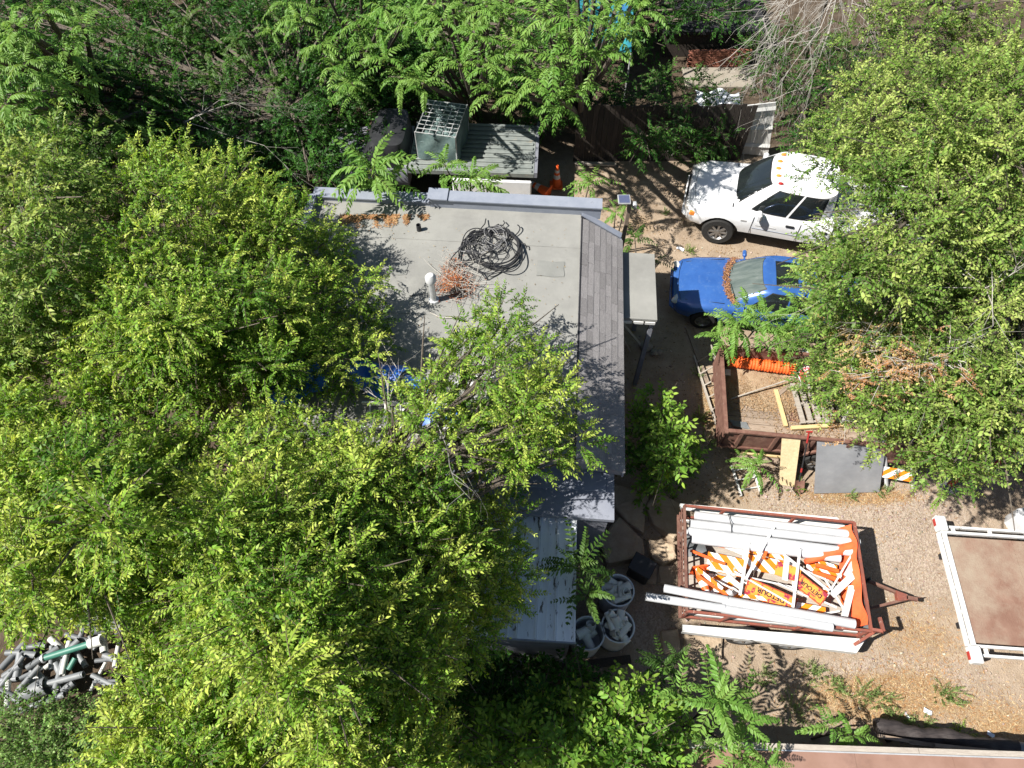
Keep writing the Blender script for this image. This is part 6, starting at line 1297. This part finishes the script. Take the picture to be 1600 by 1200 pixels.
# ------------------------------------------------------------------ tree of heaven: long feathered fronds, each one a part
def frond_mesh(seed, L, pairs, ll, lw, arch):
    r_ = np.random.default_rng(seed); t = np.linspace(.16, .97, pairs)
    def ax_(t): return np.stack([L * (t - .10 * arch * t ** 3), .05 * L * np.sin(2.2 * t + seed), L * (.16 * np.sin(np.pi * t * .8) - arch * .42 * t ** 2.2)], -1)
    b = ax_(t); tan = norm(ax_(t + .02) - ax_(t - .02)); B, D, N_, S = [], [], [], []
    for sg in (-1, 1):
        o = np.stack([np.zeros(pairs), np.full(pairs, sg), np.full(pairs, -.28)], -1) + r_.normal(0, .10, (pairs, 3)); a = np.radians(66 - 22 * t + r_.normal(0, 5, pairs))
        B.append(b); D.append(tan * np.cos(a)[:, None] + o * np.sin(a)[:, None]); N_.append(np.stack([r_.normal(0, .18, pairs), -sg * .12 + r_.normal(0, .15, pairs), np.ones(pairs)], -1)); S.append((.55 + .6 * np.sin(np.pi * np.clip(t * .86 + .08, 0, 1))) * r_.uniform(.88, 1.1, pairs))
    B.append(ax_(np.array([.985]))); D.append(tan[-1:]); N_.append(np.array([[0, 0, 1.]])); S.append(np.array([.6]))
    B, D, N_, S = map(np.concatenate, (B, D, N_, S)); n = len(B)
    V = leaf_verts(B, D, norm(N_), ll * S, lw * S ** .7, r_.uniform(.15, .4, n), r_.uniform(.1, .4, n)).reshape(-1, 3); Q = (LQ[None] + (np.arange(n) * 6)[:, None, None]).reshape(-1, 4)
    T = np.repeat(r_.uniform(.82, 1.15, n), 6)[:, None] * np.ones((1, 3)); k = 7; tk = np.linspace(0, 1, k); p = ax_(tk); tw = []
    for i in range(k):
        for j in range(3): tw.append(p[i] + np.array([0, math.cos(2.094 * j), math.sin(2.094 * j)]) * .006 * (1.15 - tk[i]))
    o = len(V); q = [(o + i * 3 + j, o + i * 3 + (j + 1) % 3, o + (i + 1) * 3 + (j + 1) % 3, o + (i + 1) * 3 + j) for i in range(k - 1) for j in range(3)]
    return np.concatenate([V, np.array(tw)]), np.concatenate([Q, np.array(q)]), np.concatenate([T, np.tile([[1.5, 1.15, 1.2]], (len(tw), 1))])
FRONDS = {}
for key in ('frond', 'frond_shade'):
    FRONDS[key] = []
    for i in range(12):
        q_ = random.Random(i); me = mesh_np('frond', *frond_mesh(100 + i, q_.uniform(.62, .92), q_.randint(9, 14), q_.uniform(.11, .15), q_.uniform(.038, .052), q_.uniform(.25, 1.25))); me.materials.append(X[key]); FRONDS[key].append(me)
def rosette(parent, c, n, size, lo, hi, q, key='frond', ph=None):
    """whorl of fronds round a shoot tip; parent is an unrotated Empty"""
    lo += q.uniform(-14, 8); hi += q.uniform(-14, 10)
    ph = q.uniform(0, 6.28) if ph is None else ph; o0 = Vector(parent.location)
    for i in range(n):
        f = (i + .5) / n; az = ph + i * 2.39996 + q.gauss(0, .3); el = R(hi + (lo - hi) * f ** .7 + q.gauss(0, 10))
        d = Vector((math.cos(az) * math.cos(el), math.sin(az) * math.cos(el), math.sin(el))); M_ = frame(Vector(c) - o0 + Vector((0, 0, -.18 * size * f)), d, Vector((q.gauss(0, .12), q.gauss(0, .12), 1)))
        o = link('frond', FRONDS[key][q.randrange(12)], parent); s = size * q.uniform(.8, 1.12) * (.62 + .38 * min(1, f * 2.2)); o.matrix_local = M_ @ Matrix.Scale(s, 4)
def ailanthus(name, label, cat, root, tips, seed, key='frond', group='tree of heaven saplings', n=11, size=1., lo=-8, hi=62, r0=.02):
    q = random.Random(seed); root = Vector(root); t_ = thing(name, label, cat, (root.x, root.y, 0), 0, group); mb = MB()
    for tp in tips:
        tp_, n_, s_ = (Vector(tp[0]), tp[1], tp[2]) if isinstance(tp, tuple) else (Vector(tp), n, size)
        b = Vector((root.x, root.y, 0)) + Vector((q.gauss(0, .06), q.gauss(0, .06), 0)); mid = b.lerp(tp_, .55) + Vector((q.gauss(0, .06), q.gauss(0, .06), .1)); rr = max(r0, .012 * (tp_ - b).length)
        mb.tube([b, b.lerp(mid, .5), mid, mid.lerp(tp_, .55), tp_], [rr * 1.2, rr, rr * .85, rr * .65, rr * .4], 7); rosette(t_, tp_, n_, s_, lo, hi, q, key)
    mb.build('stem', X['bark'], t_, smooth=True, world=True); return t_
S_ = ailanthus; T_ = 'tree of heaven'
def gnd(px, py, z):  # foot of a plant whose tip shows at px,py at height z
    p = at(px, py, z); return (p.x, p.y, 0)
S_('sapling', 'feathery sapling rising over the low parapet at the roof corner', 'sapling', gnd(585, 262, 3.6) , [(at(580, 265, 4.0), 17, 1.4), (at(605, 285, 3.5), 8, 1.1)], 1)
S_('sapling', 'feathery sapling in front of the white flatbed side, behind the parapet', 'sapling', gnd(730, 262, 2.4), [(at(695, 258, 2.7), 9, .9), (at(735, 280, 2.8), 13, 1.0), (at(768, 288, 2.4), 9, .85)], 2)
S_('sapling', 'small feathery sapling between the parapet end and the cones', 'sapling', gnd(920, 288, 1.8), [(at(922, 284, 2.0), 12, .85)], 3)
S_('sapling', 'small feathery sapling behind the solar lamp post', 'sapling', gnd(972, 325, 1.6), [(at(962, 330, 1.7), 8, .55), (at(978, 318, 1.9), 6, .5)], 4)
S_('sapling', 'dark feathery sapling standing in for a frond shadow beside the porch roof corner', 'sapling', gnd(1000, 382, 1.0), [(at(992, 372, 1.1), 9, .75), (at(1022, 408, .9), 6, .6)], 5, 'frond_shade')  # dark fronds added where only a frond shadow lies
S_('sapling', 'tall feathery sapling covering the near side of the blue car', 'sapling', gnd(1170, 500, 2.0), [(at(1150, 505, 1.9), 15, 1.0), (at(1195, 497, 2.0), 14, .9), (at(1165, 475, 2.1), 8, .65), (at(1125, 525, 1.7), 9, .75), (at(1215, 520, 1.8), 10, .8)], 6)
S_('sapling', 'feathery sapling at the tail of the blue car under the elm', 'sapling', gnd(1262, 500, 2.0), [(at(1250, 480, 2.1), 13, .95), (at(1285, 505, 2.0), 14, 1.0), (at(1270, 440, 2.4), 9, .9), (at(1245, 525, 1.8), 11, .9), (at(1300, 470, 2.3), 10, .9)], 7)
S_('sapling', 'feathery sapling beside the leaning plywood board', 'sapling', gnd(1180, 726, .9), [(at(1182, 728, 1.0), 12, .68), (at(1160, 715, .8), 5, .5)], 8)
S_('sapling', 'shaded feathery sapling hanging over the shed roof edge', 'sapling', gnd(905, 885, 2.6), [(at(905, 885, 2.8), 13, .95), (at(915, 930, 2.5), 7, .8)], 9, 'frond_shade')
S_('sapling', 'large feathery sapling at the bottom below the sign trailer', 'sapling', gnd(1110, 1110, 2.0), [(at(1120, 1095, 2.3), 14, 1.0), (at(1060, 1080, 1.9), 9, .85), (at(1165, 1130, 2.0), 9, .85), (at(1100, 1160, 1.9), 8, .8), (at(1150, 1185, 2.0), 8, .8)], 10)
S_('sapling', 'shaded feathery sapling between barrels and sign trailer', 'sapling', gnd(1035, 1040, 1.2), [(at(1035, 1040, 1.3), 11, .75), (at(1060, 1025, 1.1), 6, .6)], 11, 'frond_shade')
S_('sapling', 'bright feathery sapling left of the black pipe', 'sapling', gnd(1315, 1145, 1.1), [(at(1300, 1135, 1.2), 8, .66), (at(1335, 1150, 1.1), 9, .66)], 12)
S_('sapling', 'small feathery sapling at the corner of the brown roof', 'sapling', gnd(1205, 1195, 1.9), [(at(1200, 1195, 1.9), 8, .6)], 13)
# big trees of heaven along the top
TG = 'trees of heaven along the top'
def skirt(tops, n, dz, jx, jy, seed, cnt=11, size=1.0):
    """crown tips plus lower shoots hanging below and around them"""
    q = random.Random(seed); out = [(at(a, b, z), 11, .95) for a, b, z in tops]
    for i in range(n):
        a, b, z = q.choice(tops); out.append((at(a + q.uniform(-jx, jx), b + q.uniform(-jy * .4, jy), max(1.4, z - q.uniform(.2, dz))), cnt, size * q.uniform(.8, 1.05)))
    return out
S_('tree_of_heaven', 'bright feathery tree at the top centre left, left of the teal canopy', 'tree', gnd(540, -40, 3.5), skirt(((470, 30, 4.0), (520, 100, 3.4), (560, 40, 4.2), (600, 90, 4.0), (640, 20, 4.4), (500, 70, 3.8), (600, 10, 4.4), (550, 130, 3.1), (450, 0, 4.0), (500, -30, 4.2), (560, -30, 4.4), (620, -35, 4.5)), 7, 1.4, 50, 50, 1), 21, group=TG, r0=.04)
S_('tree_of_heaven', 'bright feathery tree over the left half of the teal canopy', 'tree', gnd(730, -30, 4), skirt(((690, 30, 5.2), (740, 50, 5.4), (760, 95, 4.9), (720, 100, 4.7), (790, 20, 5.4), (800, 70, 5.0), (700, -15, 5.4), (770, 140, 4.2), (660, 130, 4.0), (680, -45, 5.2), (740, -35, 5.4), (800, -35, 5.4), (760, 10, 5.4)), 6, 1.5, 50, 50, 2), 22, group=TG, r0=.04)
S_('tree_of_heaven', 'bright feathery tree over the right half of the teal canopy', 'tree', gnd(920, -20, 4), skirt(((850, 20, 6.0), (900, 30, 6.2), (960, 20, 5.8), (870, 90, 5.6), (930, 90, 5.5), (900, 135, 5.0), (1000, 15, 5.6), (840, 125, 5.1), (880, 160, 4.5), (860, -30, 6.0), (920, -30, 6.0), (975, -25, 5.8), (960, 55, 5.6), (890, 60, 5.8), (850, -90, 6.2), (920, -100, 6.2), (985, -110, 6.0), (1010, -60, 5.6), (880, -75, 5.6), (940, -130, 6.0), (900, -110, 5.4), (830, -60, 6.0), (960, -70, 5.6)), 6, 1.5, 45, 40, 3), 23, group=TG, r0=.04)  # tips past the top edge added unseen to throw shade on the bricks
S_('tree_of_heaven', 'feathery tree in the upper left corner', 'tree', gnd(40, -60, 4), skirt(((20, 40, 6.0), (70, 20, 6.0), (40, 100, 5.8), (100, 80, 5.4), (10, 160, 5.6), (80, 150, 5.0), (130, 40, 5.2), (120, 130, 4.7), (-20, 90, 5.8)), 12, 1.4, 50, 60, 4), 24, group=TG, r0=.04)
S_('tree_of_heaven', 'shaded feathery tree in the dark thicket', 'tree', gnd(300, -30, 3), skirt(((220, 60, 2.6), (290, 30, 2.6), (370, 60, 2.5), (250, 140, 2.3), (430, 130, 2.1), (340, 130, 2.2), (180, 190, 2.5), (160, 110, 2.6), (420, 20, 2.6)), 14, 1.2, 60, 60, 5, 10), 25, 'frond_shade', group=TG, r0=.03)
S_('sapling', 'feathery sapling above the left crown of the elm', 'sapling', gnd(180, 240, 3.4), [(at(175, 235, 3.8), 10, .9), (at(230, 215, 3.7), 8, .85), (at(110, 260, 4.2), 8, .85)], 26)

# low weeds on the open ground
def weed(px, py, size, n, label, seed, pal=P_PALE):
    g = np.random.default_rng(seed); c = at(px, py, 0); P_ = np.stack([g.normal(0, size * .35, n), g.normal(0, size * .3, n), g.uniform(.01, .05, n)], -1); D_ = np.concatenate([P_[:, :2] * 2 + g.normal(0, .25, (n, 2)), g.uniform(.2, .9, (n, 1))], 1)
    o = link('weed', crown_mesh('weed', P_, D_, TINY, .55, pal, seed, (.25, .2, .1)), None, X['leaf']); o.location = c; tag(o, label, 'weed', 'low weeds on the open dirt')
for i, (px, py, s, n, lb) in enumerate(((1270, 1050, .3, 22, 'grey green weed left of the open gravel, upper'), (1305, 1070, .35, 26, 'grey green weed left of the open gravel, lower'), (1480, 1085, .38, 30, 'grey green weed alone on the right gravel'), (1380, 1095, .4, 26, 'weed patch amid the dry grass, upper'), (1350, 1085, .3, 16, 'weed patch amid the dry grass, left'), (1445, 1140, .4, 28, 'weed behind the left half of the black pipe'), (1500, 1150, .28, 20, 'bright weed behind the middle of the black pipe'), (1400, 1125, .3, 16, 'weed patch nearest the black pipe left end'),
                                        (1330, 775, .14, 8, 'tiny weed below the steel plate, middle'), (1378, 768, .2, 12, 'weed at the steel plate lower right corner'), (1245, 765, .25, 14, 'weed at the shovel blade'), (1092, 655, .3, 16, 'weed at the foot of the ladder, upper'), (1105, 695, .3, 16, 'weed at the foot of the ladder, lower'), (1090, 585, .2, 10, 'weed beside the ladder top'), (1040, 335, .2, 10, 'weed on the dirt before the white pickup'), (1190, 1060, .4, 26, 'shaded weed below the sign trailer wheels'), (1240, 1110, .5, 30, 'shaded weed patch beside the bottom sapling'), (1075, 395, .2, 12, 'weed at the blue car nose'))):
    weed(px, py, s * .8, n * 2, lb, 300 + i, P_FRESH if i in (6, 10, 11, 12, 17) else P_PALE)
